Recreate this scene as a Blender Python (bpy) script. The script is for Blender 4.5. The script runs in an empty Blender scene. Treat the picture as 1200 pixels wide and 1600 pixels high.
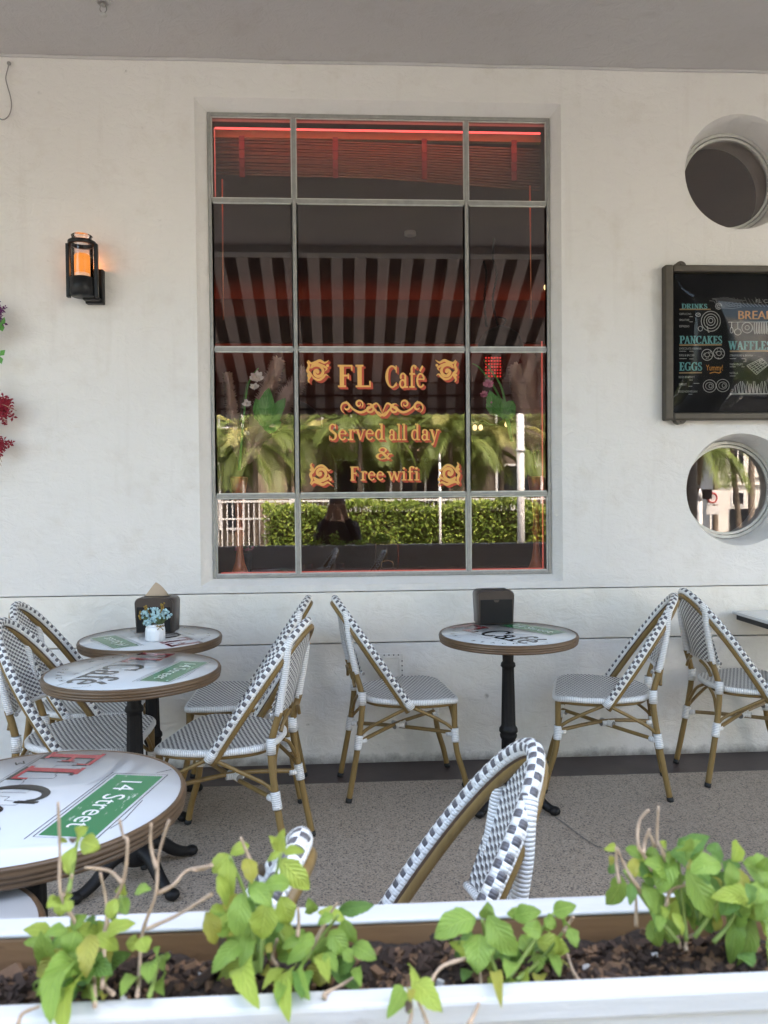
import bpy, math, random
from math import pi, sin, cos, radians as RAD
from mathutils import Vector as V, Matrix
from mathutils.geometry import tessellate_polygon
random.seed(7)
S = bpy.context.scene
COL = S.collection

# ------------------------------------------------------------------ camera, sky, sun, exposure
F = 1180.0; CZ = 1.347; WY = 3.8
YAW, PIT, ROL = RAD(3.087), RAD(-1.168), RAD(-0.531)
c_f = V((sin(YAW) * cos(PIT), cos(YAW) * cos(PIT), sin(PIT)))
c_r = V((cos(YAW), -sin(YAW), 0)); c_u = c_r.cross(c_f)
c_R = c_r * cos(ROL) + c_u * sin(ROL); c_U = -c_r * sin(ROL) + c_u * cos(ROL)
cam = bpy.data.objects.new('camera', bpy.data.cameras.new('camera')); COL.objects.link(cam)
cam.matrix_world = Matrix(((c_R.x, c_U.x, -c_f.x, 0), (c_R.y, c_U.y, -c_f.y, 0), (c_R.z, c_U.z, -c_f.z, CZ), (0, 0, 0, 1)))
cam.data.sensor_width = 36; cam.data.lens = F / 1600 * 36; cam.data.clip_start = .02; cam.data.clip_end = 500
cam.data.dof.use_dof = True; cam.data.dof.focus_distance = 3.3; cam.data.dof.aperture_fstop = 7.0
S.camera = cam
W = bpy.data.worlds.new('World'); S.world = W; W.use_nodes = True
wn = W.node_tree.nodes; sky = wn.new('ShaderNodeTexSky'); sky.sky_type = 'NISHITA'; sky.sun_disc = False
SUN_EL, SUN_AZ = 60, 28                                   # azimuth east of +Y: the sun stands behind the cafe
sky.sun_elevation = RAD(SUN_EL); sky.sun_rotation = RAD(SUN_AZ); sky.dust_density = 7.0; sky.air_density = 1.6; sky.ozone_density = 1.0
bg = wn['Background']; bg.inputs[1].default_value = .15
W.node_tree.links.new(sky.outputs[0], bg.inputs[0])
sun = bpy.data.objects.new('sun', bpy.data.lights.new('sun', 'SUN')); COL.objects.link(sun)
sun.data.energy = 2.4; sun.data.angle = RAD(.5); sun.data.color = (1, .95, .88)
sd = V((sin(RAD(SUN_AZ)) * cos(RAD(SUN_EL)), cos(RAD(SUN_AZ)) * cos(RAD(SUN_EL)), sin(RAD(SUN_EL))))
sun.rotation_euler = sd.to_track_quat('Z', 'Y').to_euler(); sun.location = (0, 0, 30)
S.view_settings.view_transform = 'Standard'; S.view_settings.look = 'None'; S.view_settings.gamma = 1
S.view_settings.exposure = 3.15
S.render.engine = 'CYCLES'
S.cycles.use_denoising = True; S.cycles.use_adaptive_sampling = False; S.cycles.max_bounces = 10; S.cycles.diffuse_bounces = 5; S.cycles.transparent_max_bounces = 16
S.cycles.sample_clamp_indirect = 8

# ------------------------------------------------------------------ pixel helpers: a point of the photo at a given depth
def ray(u, v): return c_f + c_R * ((u - 600) / F) + c_U * ((800 - v) / F)
def dp(u, v, y=WY):
    d = ray(u, v); return d * (y / d.y) + V((0, 0, CZ))
def gp(u, v, z=0.0):
    d = ray(u, v); return d * ((z - CZ) / d.z) + V((0, 0, CZ))
GLY = 3.872                                                # the window glass
def mir(u, v, Y):                                          # a point behind the camera at depth Y, as the window mirrors it
    p = dp(u, v, 2 * GLY - Y); return V((p.x, Y, p.z))

# ------------------------------------------------------------------ materials
def new_mat(name):
    m = bpy.data.materials.new(name); m.use_nodes = True; return m, m.node_tree, m.node_tree.nodes['Principled BSDF']
class N:                                                   # small node-graph helper
    def __init__(s, t): s.t = t
    def node(s, kind, **k):
        n = s.t.nodes.new(kind)
        for a, b in k.items(): setattr(n, a, b)
        return n
    def put(s, sock, val):
        if isinstance(val, (int, float, tuple, list)): sock.default_value = val
        else: s.t.links.new(val, sock)
    def m(s, op, a, b=0.0, c=0.0):
        n = s.node('ShaderNodeMath', operation=op)
        s.put(n.inputs[0], a); s.put(n.inputs[1], b); s.put(n.inputs[2], c); return n.outputs[0]
    def mix(s, f, a, b):
        n = s.node('ShaderNodeMix', data_type='RGBA'); s.put(n.inputs[0], f)
        s.put(n.inputs[6], (*a, 1) if isinstance(a, tuple) else a); s.put(n.inputs[7], (*b, 1) if isinstance(b, tuple) else b)
        return n.outputs[2]
    def noise(s, scale, detail=4, vec=None, rough=.55, dist=0):
        n = s.node('ShaderNodeTexNoise'); n.inputs['Scale'].default_value = scale; n.inputs['Detail'].default_value = detail
        n.inputs['Roughness'].default_value = rough; n.inputs['Distortion'].default_value = dist
        s.t.links.new(vec if vec is not None else s.pos(), n.inputs['Vector']); return n.outputs['Fac']
    def pos(s): return s.node('ShaderNodeTexCoord').outputs['Object']
    def gpos(s): return s.node('ShaderNodeNewGeometry').outputs['Position']
    def uv(s): return s.node('ShaderNodeTexCoord').outputs['UV']
    def sep(s, vec):
        n = s.node('ShaderNodeSeparateXYZ'); s.t.links.new(vec, n.inputs[0]); return n.outputs
    def map(s, vec, scale=(1, 1, 1), rot=(0, 0, 0)):
        n = s.node('ShaderNodeMapping'); s.t.links.new(vec, n.inputs[0]); n.inputs['Scale'].default_value = scale; n.inputs['Rotation'].default_value = rot
        return n.outputs[0]
    def ramp(s, f, p0, p1):
        n = s.node('ShaderNodeMapRange'); s.put(n.inputs[0], f); n.inputs[1].default_value = p0; n.inputs[2].default_value = p1
        return n.outputs[0]
    def vor(s, scale, vec=None, feature='F1', out='Distance'):
        n = s.node('ShaderNodeTexVoronoi', feature=feature); n.inputs['Scale'].default_value = scale
        s.t.links.new(vec if vec is not None else s.pos(), n.inputs['Vector']); return n.outputs[out]
    def bump(s, bsdf, h, strength=.3, dist=.01):
        n = s.node('ShaderNodeBump'); n.inputs['Strength'].default_value = strength; n.inputs['Distance'].default_value = dist
        s.t.links.new(h, n.inputs['Height']); s.t.links.new(n.outputs[0], bsdf.inputs['Normal'])
def simple(name, col, rough=.5, metal=0.0, var=.12, nscale=14, bump=0.0, spec=.5, coat=0.0):
    m, t, b = new_mat(name); g = N(t)
    f = g.noise(nscale)
    c2 = tuple(max(0, x * (1 - 2 * var)) for x in col); c1 = tuple(min(1, x * (1 + var)) for x in col)
    g.put(b.inputs['Base Color'], g.mix(f, c2, c1)); b.inputs['Roughness'].default_value = rough; b.inputs['Metallic'].default_value = metal
    b.inputs['Specular IOR Level'].default_value = spec; b.inputs['Coat Weight'].default_value = coat; b.inputs['Coat Roughness'].default_value = .05
    if bump: g.bump(b, g.noise(nscale * 6), bump, .004)
    return m
def emit(name, col, strength, body=(0.02, 0.01, 0.01)):
    m, t, b = new_mat(name); b.inputs['Base Color'].default_value = (*body, 1)
    b.inputs['Emission Color'].default_value = (*col, 1); b.inputs['Emission Strength'].default_value = strength; return m
def glass(name, refl=.08, tint=(.9, .9, .9), rough=0.0, film=(1, 1, 1)):
    m, t, b = new_mat(name); g = N(t); t.nodes.remove(b)
    tr = g.node('ShaderNodeBsdfTransparent'); tr.inputs[0].default_value = (*tint, 1)
    gl = g.node('ShaderNodeBsdfGlossy'); gl.inputs['Roughness'].default_value = rough; gl.inputs['Color'].default_value = (*film, 1)
    fr = g.node('ShaderNodeFresnel'); fr.inputs[0].default_value = 1.45
    f = g.m('ADD', g.m('SUBTRACT', fr.outputs[0], .034), refl)
    mx = g.node('ShaderNodeMixShader'); t.links.new(f, mx.inputs[0]); t.links.new(tr.outputs[0], mx.inputs[1]); t.links.new(gl.outputs[0], mx.inputs[2])
    t.links.new(mx.outputs[0], t.nodes['Material Output'].inputs[0]); return m
def leafmat(name, col, col2, trans=.35, rough=.45, scale=60):
    m, t, b = new_mat(name); g = N(t)
    uv = g.sep(g.uv())
    vein = g.m('ABSOLUTE', g.m('SUBTRACT', uv[0], .5))
    side = g.m('PINGPONG', g.m('ADD', g.m('MULTIPLY', uv[1], 7.0), g.m('MULTIPLY', vein, -5.0)), .5)
    rib = g.m('MAXIMUM', g.ramp(vein, .04, .0), g.m('MULTIPLY', g.ramp(side, .08, .0), .5))
    c = g.mix(g.noise(scale), col, col2)
    blot = g.ramp(g.noise(38, 6, None, .7), .66, .74)
    c = g.mix(g.m('MULTIPLY', blot, .45), c, (.20, .13, .05)) if scale == 60 and trans > .33 else c
    c = g.mix(g.m('MULTIPLY', rib, .55), c, tuple(min(1, x * 1.5 + .02) for x in col2))
    g.put(b.inputs['Base Color'], c); b.inputs['Roughness'].default_value = rough
    g.bump(b, g.m('SUBTRACT', side, rib), .6, .003)
    tl = g.node('ShaderNodeBsdfTranslucent'); g.put(tl.inputs[0], c)
    mx = g.node('ShaderNodeMixShader'); mx.inputs[0].default_value = trans
    t.links.new(b.outputs[0], mx.inputs[1]); t.links.new(tl.outputs[0], mx.inputs[2])
    t.links.new(mx.outputs[0], t.nodes['Material Output'].inputs[0]); return m

def plaster(name, col, dirt_z=None, warm=(0, 0, 0)):
    m, t, b = new_mat(name); g = N(t); p = g.gpos()
    big = g.noise(1.3, 5, p, .6); mid = g.noise(7, 6, p, .62); fine = g.noise(60, 4, p, .6)
    c = g.mix(g.ramp(big, .3, .7), tuple(x * .94 for x in col), col)
    c = g.mix(g.m('MULTIPLY', g.ramp(mid, .54, .72), .32), c, (col[0] * .78, col[1] * .74, col[2] * .68))
    streak = g.noise(9, 5, g.map(p, (1.4, 1, .12)), .6)                      # faint runs down the paint
    c = g.mix(g.m('MULTIPLY', g.ramp(streak, .58, .78), .15), c, (.42, .36, .30))
    chip = g.m('MULTIPLY', g.ramp(g.vor(5.0, g.map(p, (1, 1, .8))), .075, .02), g.ramp(g.noise(26, 5, p), .58, .68))
    c = g.mix(g.m('MULTIPLY', chip, .65), c, (.20, .18, .16))
    if dirt_z is not None:
        z = g.sep(p)[2]
        d = g.m('MULTIPLY', g.ramp(g.m('ADD', z, g.m('MULTIPLY', g.noise(16, 6, p, .7), -.10)), .0, -.05), .75)
        c = g.mix(d, c, (.13, .115, .10))
        sc = g.m('MULTIPLY', g.ramp(g.noise(13, 6, g.map(p, (.5, 1, 1.4)), .75), .62, .70), g.ramp(z, .42, .1))
        c = g.mix(g.m('MULTIPLY', sc, .45), c, (.30, .28, .26))
    g.put(b.inputs['Base Color'], c); b.inputs['Roughness'].default_value = .5; b.inputs['Specular IOR Level'].default_value = .3
    trowel = g.noise(11, 8, g.map(p, (1, 1, 1.6), (0, .5, 0)), .66, .8)
    lump = g.ramp(g.vor(4.2, p), .16, .0)
    h = g.m('ADD', g.m('ADD', g.m('MULTIPLY', trowel, 1.0), g.m('MULTIPLY', lump, .25)), g.m('MULTIPLY', fine, .1))
    h = g.m('SUBTRACT', h, g.m('MULTIPLY', chip, .4))
    g.bump(b, h, .42, .026); return m

M = {}
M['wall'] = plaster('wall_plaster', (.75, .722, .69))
M['dado'] = plaster('dado_plaster', (.82, .775, .70))
M['base'] = plaster('base_plaster', (.80, .775, .74), 0.0)
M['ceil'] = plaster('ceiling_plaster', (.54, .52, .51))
M['white'] = simple('white_paint', (.78, .77, .74), .45, var=.05)
M['groove'] = simple('joint_shadow', (.16, .145, .13), .9)
M['steel'] = simple('grey_steel_paint', (.34, .33, .31), .38, .2, .2, 30, .15)
M['steel_lip'] = simple('grey_steel_lip', (.56, .55, .52), .35, .2, .12, 30, .1)
M['glass'] = glass('window_glass', .085, (.97, .95, .94), 0, (1, .93, .89))
M['clear'] = glass('clear_glass', .05, (.95, .95, .95))
M['black'] = simple('black_enamel', (.010, .010, .011), .38, 0, .2, spec=.3)
M['iron'] = simple('black_cast_iron', (.010, .009, .009), .5, 0, .3, 40, .25, .22)
M['rubber'] = simple('black_rubber', (.015, .015, .015), .7)
M['brown'] = simple('brown_dispenser', (.062, .046, .038), .3, .1, .15, 20)
M['bronze'] = simple('bronze_frame', (.085, .072, .055), .5, .3, .2, 20, .15)
M['kraft'] = simple('kraft_paper', (.50, .38, .27), .9, var=.06)
M['gold'] = simple('gold_wire', (.55, .33, .16), .25, .9)
M['art_red'] = simple('printed_red', (.30, .020, .026), .12, var=.08, spec=.3)
M['art_black'] = simple('printed_black', (.012, .012, .013), .12, var=.05, spec=.3)
M['vinyl_gold'] = simple('gold_vinyl', (.76, .40, .10), .5, var=.04)
M['vinyl_red'] = simple('red_vinyl', (.48, .062, .026), .5, var=.04)
M['teal'] = simple('chalk_teal', (.16, .42, .42), .8, var=.2, nscale=120)
M['chalk'] = simple('chalk_white', (.5, .5, .48), .8, var=.25, nscale=150)
M['orange'] = simple('chalk_orange', (.68, .30, .05), .8, var=.15, nscale=120)
M['tan'] = simple('chalk_tan', (.38, .25, .12), .8, var=.15, nscale=120)
M['poster'] = simple('black_poster', (.006, .006, .008), .6, var=.2, spec=.1)

def weave(name, cw, ch, skew, kind):
    m, t, b = new_mat(name); g = N(t); uv = g.sep(g.uv())
    bb = g.m('DIVIDE', uv[1], ch); fb = g.m('FRACT', bb)
    a = g.m('ADD', g.m('DIVIDE', uv[0], cw), g.m('MULTIPLY', fb, skew)); fa = g.m('FRACT', a)
    chk = g.m('MODULO', g.m('ADD', g.m('ADD', g.m('FLOOR', a), g.m('FLOOR', bb)), 200.0), 2.0)
    hv = g.m('MULTIPLY', g.m('SINE', g.m('MULTIPLY', fa, pi)), g.m('SINE', g.m('MULTIPLY', fb, pi)))
    strands = g.m('ABSOLUTE', g.m('SINE', g.m('MULTIPLY', fb, pi * (2 if kind == 'band' else 1))))
    hue = g.noise(35)
    grey = g.mix(hue, (.095, .088, .096), (.155, .148, .156)); wht = g.mix(hue, (.74, .73, .70), (.86, .85, .83))
    if kind == 'band':                                     # grey strands only on the outward columns of the rim
        col = g.m('FLOOR', g.m('MODULO', a, 6.0)); chk = g.m('MULTIPLY', chk, g.m('SUBTRACT', 1.0, g.m('MAXIMUM', g.m('COMPARE', col, 1.0, .1), g.m('MAXIMUM', g.m('COMPARE', col, 2.0, .1), g.m('COMPARE', col, 3.0, .1)))))
    chk = g.m('MULTIPLY', chk, g.m('GREATER_THAN', hv, .03))
    c = g.mix(chk, wht, grey)
    g.put(b.inputs['Base Color'], c); b.inputs['Roughness'].default_value = .38
    g.bump(b, g.m('ADD', hv, g.m('MULTIPLY', strands, .4)), .8, .003); return m
M['weave'] = weave('woven_seat', .0160, .0092, .3, 'seat')
M['band'] = weave('woven_band', 1 / 6.0, .0142, 0, 'band')
def wrapmat():
    m, t, b = new_mat('white_wrap'); g = N(t); uv = g.sep(g.uv())
    s = g.m('ABSOLUTE', g.m('SINE', g.m('MULTIPLY', uv[1], pi / .0075)))
    c = g.mix(g.ramp(s, .0, .42), (.22, .21, .20), (.80, .79, .77))
    g.put(b.inputs['Base Color'], c); b.inputs['Roughness'].default_value = .38; g.bump(b, s, .8, .002); return m
M['wrap'] = wrapmat()
def bamboo():
    m, t, b = new_mat('bamboo_tube'); g = N(t); uv = g.sep(g.uv()); p = g.pos()
    gr = g.noise(60, 5, g.map(p, (1, 1, .08)))
    c = g.mix(gr, (.15, .092, .030), (.27, .175, .060))
    dk = g.ramp(g.noise(22, 3, p), .64, .78); c = g.mix(g.m('MULTIPLY', dk, .5), c, (.08, .05, .02))
    g.put(b.inputs['Base Color'], c); b.inputs['Roughness'].default_value = .36; b.inputs['Specular IOR Level'].default_value = .4; return m
M['bamboo'] = bamboo()
M['darkrail'] = simple('dark_brown_rail', (.085, .047, .026), .4, var=.25)
def laminate():
    m, t, b = new_mat('white_laminate'); g = N(t)
    g.put(b.inputs['Base Color'], g.mix(g.noise(5), (.56, .57, .575), (.63, .64, .645)))
    g.put(b.inputs['Roughness'], g.ramp(g.noise(9, 5), .2, .9)); b.inputs['Roughness'].default_value = .1
    t.links.remove(b.inputs['Roughness'].links[0]); b.inputs['Roughness'].default_value = .07
    b.inputs['Specular IOR Level'].default_value = .38; return m
M['laminate'] = laminate()
def rimwood():
    m, t, b = new_mat('ribbed_wood_edge'); g = N(t); p = g.pos()
    c = g.mix(g.noise(40, 5, g.map(p, (.4, .4, 3))), (.055, .032, .016), (.18, .105, .052))
    g.put(b.inputs['Base Color'], c); b.inputs['Roughness'].default_value = .42; return m
M['rim'] = rimwood()
def signgreen():
    m, t, b = new_mat('printed_green'); g = N(t); p = g.pos()
    sc = g.m('MULTIPLY', g.ramp(g.noise(70, 6, g.map(p, (1, .35, 1), (0, 0, .6)), .7), .60, .66), g.ramp(g.noise(7, 3, p), .42, .62))
    g.put(b.inputs['Base Color'], g.mix(sc, (.018, .17, .055), (.62, .68, .62))); b.inputs['Roughness'].default_value = .12
    b.inputs['Specular IOR Level'].default_value = .3; return m
M['green'] = signgreen()
def terrazzo():
    m, t, b = new_mat('terrazzo'); g = N(t); p = g.gpos()
    v1 = g.vor(95, p, out='Color'); r = g.sep(v1)[0]; d1 = g.vor(95, p)
    v2 = g.vor(210, p, out='Color'); r2 = g.sep(v2)[1]
    c = g.mix(g.noise(2.2, 6, p), (.275, .214, .160), (.375, .30, .228))
    c = g.mix(g.m('MULTIPLY', g.ramp(r2, .30, .6), .5), c, (.48, .40, .315))
    c = g.mix(g.m('MULTIPLY', g.m('MULTIPLY', g.m('GREATER_THAN', r, .80), g.m('LESS_THAN', d1, .40)), .85), c, (.075, .06, .05))
    c = g.mix(g.m('MULTIPLY', g.m('GREATER_THAN', r2, .68), .62), c, (.085, .068, .058))
    st = g.ramp(g.noise(1.1, 6, p, .6), .52, .78); c = g.mix(g.m('MULTIPLY', st, .35), c, (.15, .115, .09))
    rs = g.ramp(g.noise(4.5, 5, p, .7), .66, .74); c = g.mix(g.m('MULTIPLY', rs, .4), c, (.22, .09, .05))
    g.put(b.inputs['Base Color'], c); b.inputs['Roughness'].default_value = .55
    g.bump(b, r2, .15, .002); return m
M['terrazzo'] = terrazzo()
M['border'] = simple('dark_border', (.062, .043, .040), .42, 0, .25, 9, .12, .35)
def concrete(name, col):
    m, t, b = new_mat(name); g = N(t); p = g.gpos()
    g.put(b.inputs['Base Color'], g.mix(g.noise(.8, 7, p), tuple(x * .75 for x in col), tuple(x * 1.15 for x in col)))
    b.inputs['Roughness'].default_value = .85; g.bump(b, g.noise(90, 3, p), .2, .004); return m
M['sidewalk'] = concrete('sidewalk_concrete', (.16, .15, .14)); M['road'] = concrete('asphalt', (.06, .058, .056))
M['bluewhite'] = None
def paintwood(name, col, wood, amt):
    m, t, b = new_mat(name); g = N(t); p = g.gpos()
    gr = g.noise(26, 6, g.map(p, (.09, 1, 1)), .65); pe = g.noise(18, 6, g.map(p, (.35, 1, 1)), .7)
    c = g.mix(g.ramp(gr, .35, .7), tuple(x * .82 for x in col), col)
    c = g.mix(g.m('MULTIPLY', g.ramp(pe, .62, .70), amt), c, wood)
    g.put(b.inputs['Base Color'], c); b.inputs['Roughness'].default_value = .5; g.bump(b, g.m('ADD', gr, pe), .35, .004); return m
M['planter'] = paintwood('planter_paint', (.60, .61, .62), (.30, .27, .25), .55)
M['rawwood'] = paintwood('raw_planter_wood', (.30, .17, .085), (.12, .065, .035), .8)
def soilmat():
    m, t, b = new_mat('potting_soil'); g = N(t); p = g.gpos()
    g.put(b.inputs['Base Color'], g.mix(g.noise(120, 5, p), (.010, .007, .005), (.045, .028, .019)))
    b.inputs['Roughness'].default_value = .9; g.bump(b, g.noise(140, 5, p), .9, .01); return m
M['soil'] = soilmat()
M['bark1'] = simple('bark_chip_dark', (.045, .025, .016), .85, var=.4, nscale=60)
M['bark2'] = simple('bark_chip_tan', (.17, .095, .05), .85, var=.4, nscale=60)
M['perlite'] = simple('perlite', (.6, .58, .55), .9)
M['leaf1'] = leafmat('basil_leaf_green', (.21, .35, .055), (.33, .47, .10))
M['leaf2'] = leafmat('basil_leaf_yellow_green', (.35, .47, .065), (.47, .56, .11))
M['leaf3'] = leafmat('basil_leaf_deep_green', (.11, .23, .05), (.19, .33, .07))
M['leaf4'] = leafmat('basil_leaf_yellowed', (.46, .42, .07), (.36, .38, .08))
M['leaf5'] = leafmat('withered_leaf', (.09, .06, .045), (.14, .10, .07), .1)
M['twig'] = simple('dry_twig', (.46, .34, .24), .8, var=.25, nscale=70, bump=.3)
M['stem'] = simple('green_stem', (.22, .30, .07), .6)
M['hedge1'] = leafmat('hedge_leaf', (.10, .18, .022), (.19, .27, .04), .3); M['hedge2'] = leafmat('hedge_leaf_light', (.24, .34, .04), (.36, .42, .07), .12)
M['palm'] = leafmat('palm_leaflet', (.085, .15, .028), (.20, .25, .05), .12); M['palm2'] = leafmat('palm_leaflet_yellow', (.42, .37, .12), (.25, .27, .06), .12)
M['trunk'] = simple('palm_trunk', (.26, .21, .16), .9, var=.3, nscale=20, bump=.5)
M['railwhite'] = simple('white_railing_paint', (.80, .80, .79), .4, var=.03)
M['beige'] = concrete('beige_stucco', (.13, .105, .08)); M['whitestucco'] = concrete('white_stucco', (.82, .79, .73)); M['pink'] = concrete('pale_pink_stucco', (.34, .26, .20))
M['darkglass'] = simple('dark_window_glass', (.02, .025, .03), .08)
M['awn_d'] = simple('awning_dark_stripe', (.040, .030, .026), .9, var=.2)
M['room'] = simple('dark_room_wall', (.16, .075, .055), .8, var=.2, nscale=2)
M['roomfloor'] = simple('dark_room_floor', (.05, .035, .03), .4)
M['led'] = emit('red_led', (1, .10, .09), .26, (.6, .05, .05)); M['led_dim'] = emit('red_led_spill', (1, .16, .12), .06, (.6, .2, .18))
M['cove'] = emit('orange_cove_light', (1, .17, .05), .27)
M['redglow'] = emit('red_lattice_lamp', (1, .04, .03), .2)
M['candle'] = emit('amber_candle', (1, .31, .03), .105, (.2, .08, .03)); M['candle_low'] = emit('amber_candle_base', (1, .50, .22), .05, (.6, .4, .3))
M['bulb'] = emit('warm_bulb', (1, .72, .32), .3)
M['slat'] = simple('bamboo_blind', (.22, .10, .055), .6, var=.3, nscale=30)
M['slatlight'] = simple('blind_headrail', (.36, .20, .09), .6, var=.15)
M['blindtape'] = simple('red_blind_tape', (.16, .022, .026), .8)
M['litglass'] = glass('glow_tinted_glass', .10, (.93, .70, .54))  # clear vase glass, the orange LED light put into its tint
_t = M['litglass'].node_tree; _g = N(_t); _o = _t.nodes['Material Output']; _d = _g.node('ShaderNodeBsdfDiffuse'); _d.inputs[0].default_value = (.85, .34, .16, 1)
_m = _g.node('ShaderNodeMixShader'); _m.inputs[0].default_value = .42; _t.links.new(_o.inputs[0].links[0].from_socket, _m.inputs[1]); _t.links.new(_d.outputs[0], _m.inputs[2]); _t.links.new(_m.outputs[0], _o.inputs[0])  # orange diffuse mixed in so the vase looks lit
M['plume'] = simple('pampas_plume', (.88, .72, .66), .95, var=.1, nscale=50)
M['vrim'] = simple('edge_glow_paint', (.85, .30, .16), .3, .6)  # LED glow on the vase edges as an orange colour, reused for blind cords
M['petalw'] = simple('white_petal', (.75, .68, .64), .6); M['petalp'] = simple('pink_petal', (.65, .20, .32), .6)
M['monstera'] = leafmat('monstera_leaf', (.10, .32, .06), (.15, .42, .09), .2)
M['blue'] = simple('pale_blue_petal', (.42, .62, .66), .7, var=.25, nscale=200); M['olive'] = simple('olive_leaf', (.10, .13, .045), .6, var=.3, nscale=100); M['ochre'] = simple('ochre_sprig', (.30, .19, .03), .7, var=.3, nscale=100)
M['ceramic'] = simple('white_ceramic', (.78, .80, .82), .3, var=.04)
M['redflower'] = simple('crimson_petal', (.34, .012, .035), .7, var=.35, nscale=90); M['purpleflower'] = simple('purple_petal', (.16, .022, .16), .7, var=.35, nscale=90)
M['carpaint'] = simple('white_car_paint', (.80, .81, .83), .25, var=.02, coat=.6); M['signred'] = simple('sign_red', (.55, .03, .03), .5)
M['skin'] = simple('skin', (.45, .28, .20), .6); M['cloth'] = simple('dark_clothes', (.02, .02, .024), .9); M['hair'] = simple('dark_hair', (.018, .012, .009), .6)

# ------------------------------------------------------------------ mesh builder
class MB:
    def __init__(s): s.v = []; s.f = []; s.uv = []; s.mi = []; s.sm = []
    def face(s, idx, uv=None, mi=0, sm=False):
        s.f.append(tuple(idx)); s.uv.append(uv or [(0, 0)] * len(idx)); s.mi.append(mi); s.sm.append(sm)
    def poly(s, pts, mi=0, uv=None, sm=False):
        n = len(s.v); s.v += [V(p) for p in pts]; s.face(range(n, n + len(pts)), uv, mi, sm)
    def grid(s, fn, nu, nv, mi=0, sm=True, uvf=None):
        n = len(s.v)
        for i in range(nu + 1):
            for j in range(nv + 1): s.v.append(V(fn(i / nu, j / nv)))
        uvf = uvf or (lambda a, b: (a, b))
        for i in range(nu):
            for j in range(nv):
                q = [(i, j), (i + 1, j), (i + 1, j + 1), (i, j + 1)]
                s.face([n + a * (nv + 1) + b for a, b in q], [uvf(a / nu, b / nv) for a, b in q], mi, sm)
    def box(s, a, b, mi=0):
        (x0, y0, z0), (x1, y1, z1) = a, b
        p = [(x0, y0, z0), (x1, y0, z0), (x1, y1, z0), (x0, y1, z0), (x0, y0, z1), (x1, y0, z1), (x1, y1, z1), (x0, y1, z1)]
        n = len(s.v); s.v += [V(q) for q in p]
        for q in ((3, 2, 1, 0), (4, 5, 6, 7), (0, 1, 5, 4), (1, 2, 6, 5), (2, 3, 7, 6), (3, 0, 4, 7)): s.face([n + i for i in q], None, mi)
    def tube(s, path, r, n=8, mi=0, up=None, flat=1.0, cap=True, uvw=None):
        path = [V(p) for p in path]; k = len(path); rr = r if callable(r) else (lambda t: r)
        tan = [(path[min(i + 1, k - 1)] - path[max(i - 1, 0)]).normalized() for i in range(k)]
        ref = V(up) if up is not None else (V((0, 0, 1)) if abs(tan[0].z) < .9 else V((1, 0, 0)))
        a = (ref - tan[0] * ref.dot(tan[0])).normalized(); b0 = len(s.v); L = 0; Ls = []
        for i, p in enumerate(path):
            if up is not None: a = ref
            a = (a - tan[i] * a.dot(tan[i])).normalized(); c = tan[i].cross(a)
            if i: L += (p - path[i - 1]).length
            Ls.append(L); R_ = rr(i / max(1, k - 1))
            for j in range(n):
                th = 2 * pi * j / n; s.v.append(p + a * (cos(th) * R_ * flat) + c * (sin(th) * R_))
        for i in range(k - 1):
            for j in range(n):
                j2 = (j + 1) % n
                s.face([b0 + i * n + j, b0 + i * n + j2, b0 + (i + 1) * n + j2, b0 + (i + 1) * n + j],
                       [(j / n, Ls[i]), ((j + 1) / n, Ls[i]), ((j + 1) / n, Ls[i + 1]), (j / n, Ls[i + 1])], mi, True)
        if cap:
            s.face([b0 + j for j in reversed(range(n))], None, mi); s.face([b0 + (k - 1) * n + j for j in range(n)], None, mi)
    def lathe(s, prof, n=32, c=(0, 0, 0), mi=0, mod=None, mis=None):
        b0 = len(s.v); c = V(c)
        for i, (r, z) in enumerate(prof):
            for j in range(n):
                th = 2 * pi * j / n; r2 = r * (mod(i, th) if mod else 1)
                s.v.append(c + V((r2 * cos(th), r2 * sin(th), z)))
        for i in range(len(prof) - 1):
            for j in range(n):
                j2 = (j + 1) % n
                s.face([b0 + i * n + j, b0 + i * n + j2, b0 + (i + 1) * n + j2, b0 + (i + 1) * n + j],
                       [(j / n, prof[i][1]), ((j + 1) / n, prof[i][1]), ((j + 1) / n, prof[i + 1][1]), (j / n, prof[i + 1][1])], mis[i] if mis else mi, True)
    def ball(s, c, r, n=8, mi=0, sq=(1, 1, 1), jit=0):
        c = V(c)
        def fn(a, b):
            th, ph = 2 * pi * a, pi * (b - .5); k = 1 + random.uniform(-jit, jit) if 0 < b < 1 and 0 < a < 1 else 1
            return c + V((cos(th) * cos(ph) * sq[0], sin(th) * cos(ph) * sq[1], sin(ph) * sq[2])) * r * k
        s.grid(fn, n, max(4, n // 2), mi)
    def build(s, name, mats, parent=None, loc=None, bevel=0, merge=False):
        me = bpy.data.meshes.new(name); me.from_pydata(s.v, [], s.f)
        mats = mats if isinstance(mats, (list, tuple)) else [mats]
        for m in mats: me.materials.append(m)
        me.polygons.foreach_set('material_index', s.mi); me.polygons.foreach_set('use_smooth', s.sm)
        uvl = me.uv_layers.new(name='UVMap'); uvl.data.foreach_set('uv', [x for f in s.uv for q in f for x in q])
        me.update(); o = bpy.data.objects.new(name, me); COL.objects.link(o)
        if parent: o.parent = parent
        if loc is not None: o.location = loc
        if bevel:
            b = o.modifiers.new('bevel', 'BEVEL'); b.width = bevel; b.segments = 2; b.limit_method = 'ANGLE'
        return o
def tag(o, label=None, cat=None, group=None, kind=None):
    for k, v in (('label', label), ('category', cat), ('group', group), ('kind', kind)):
        if v: o[k] = v
    return o
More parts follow.
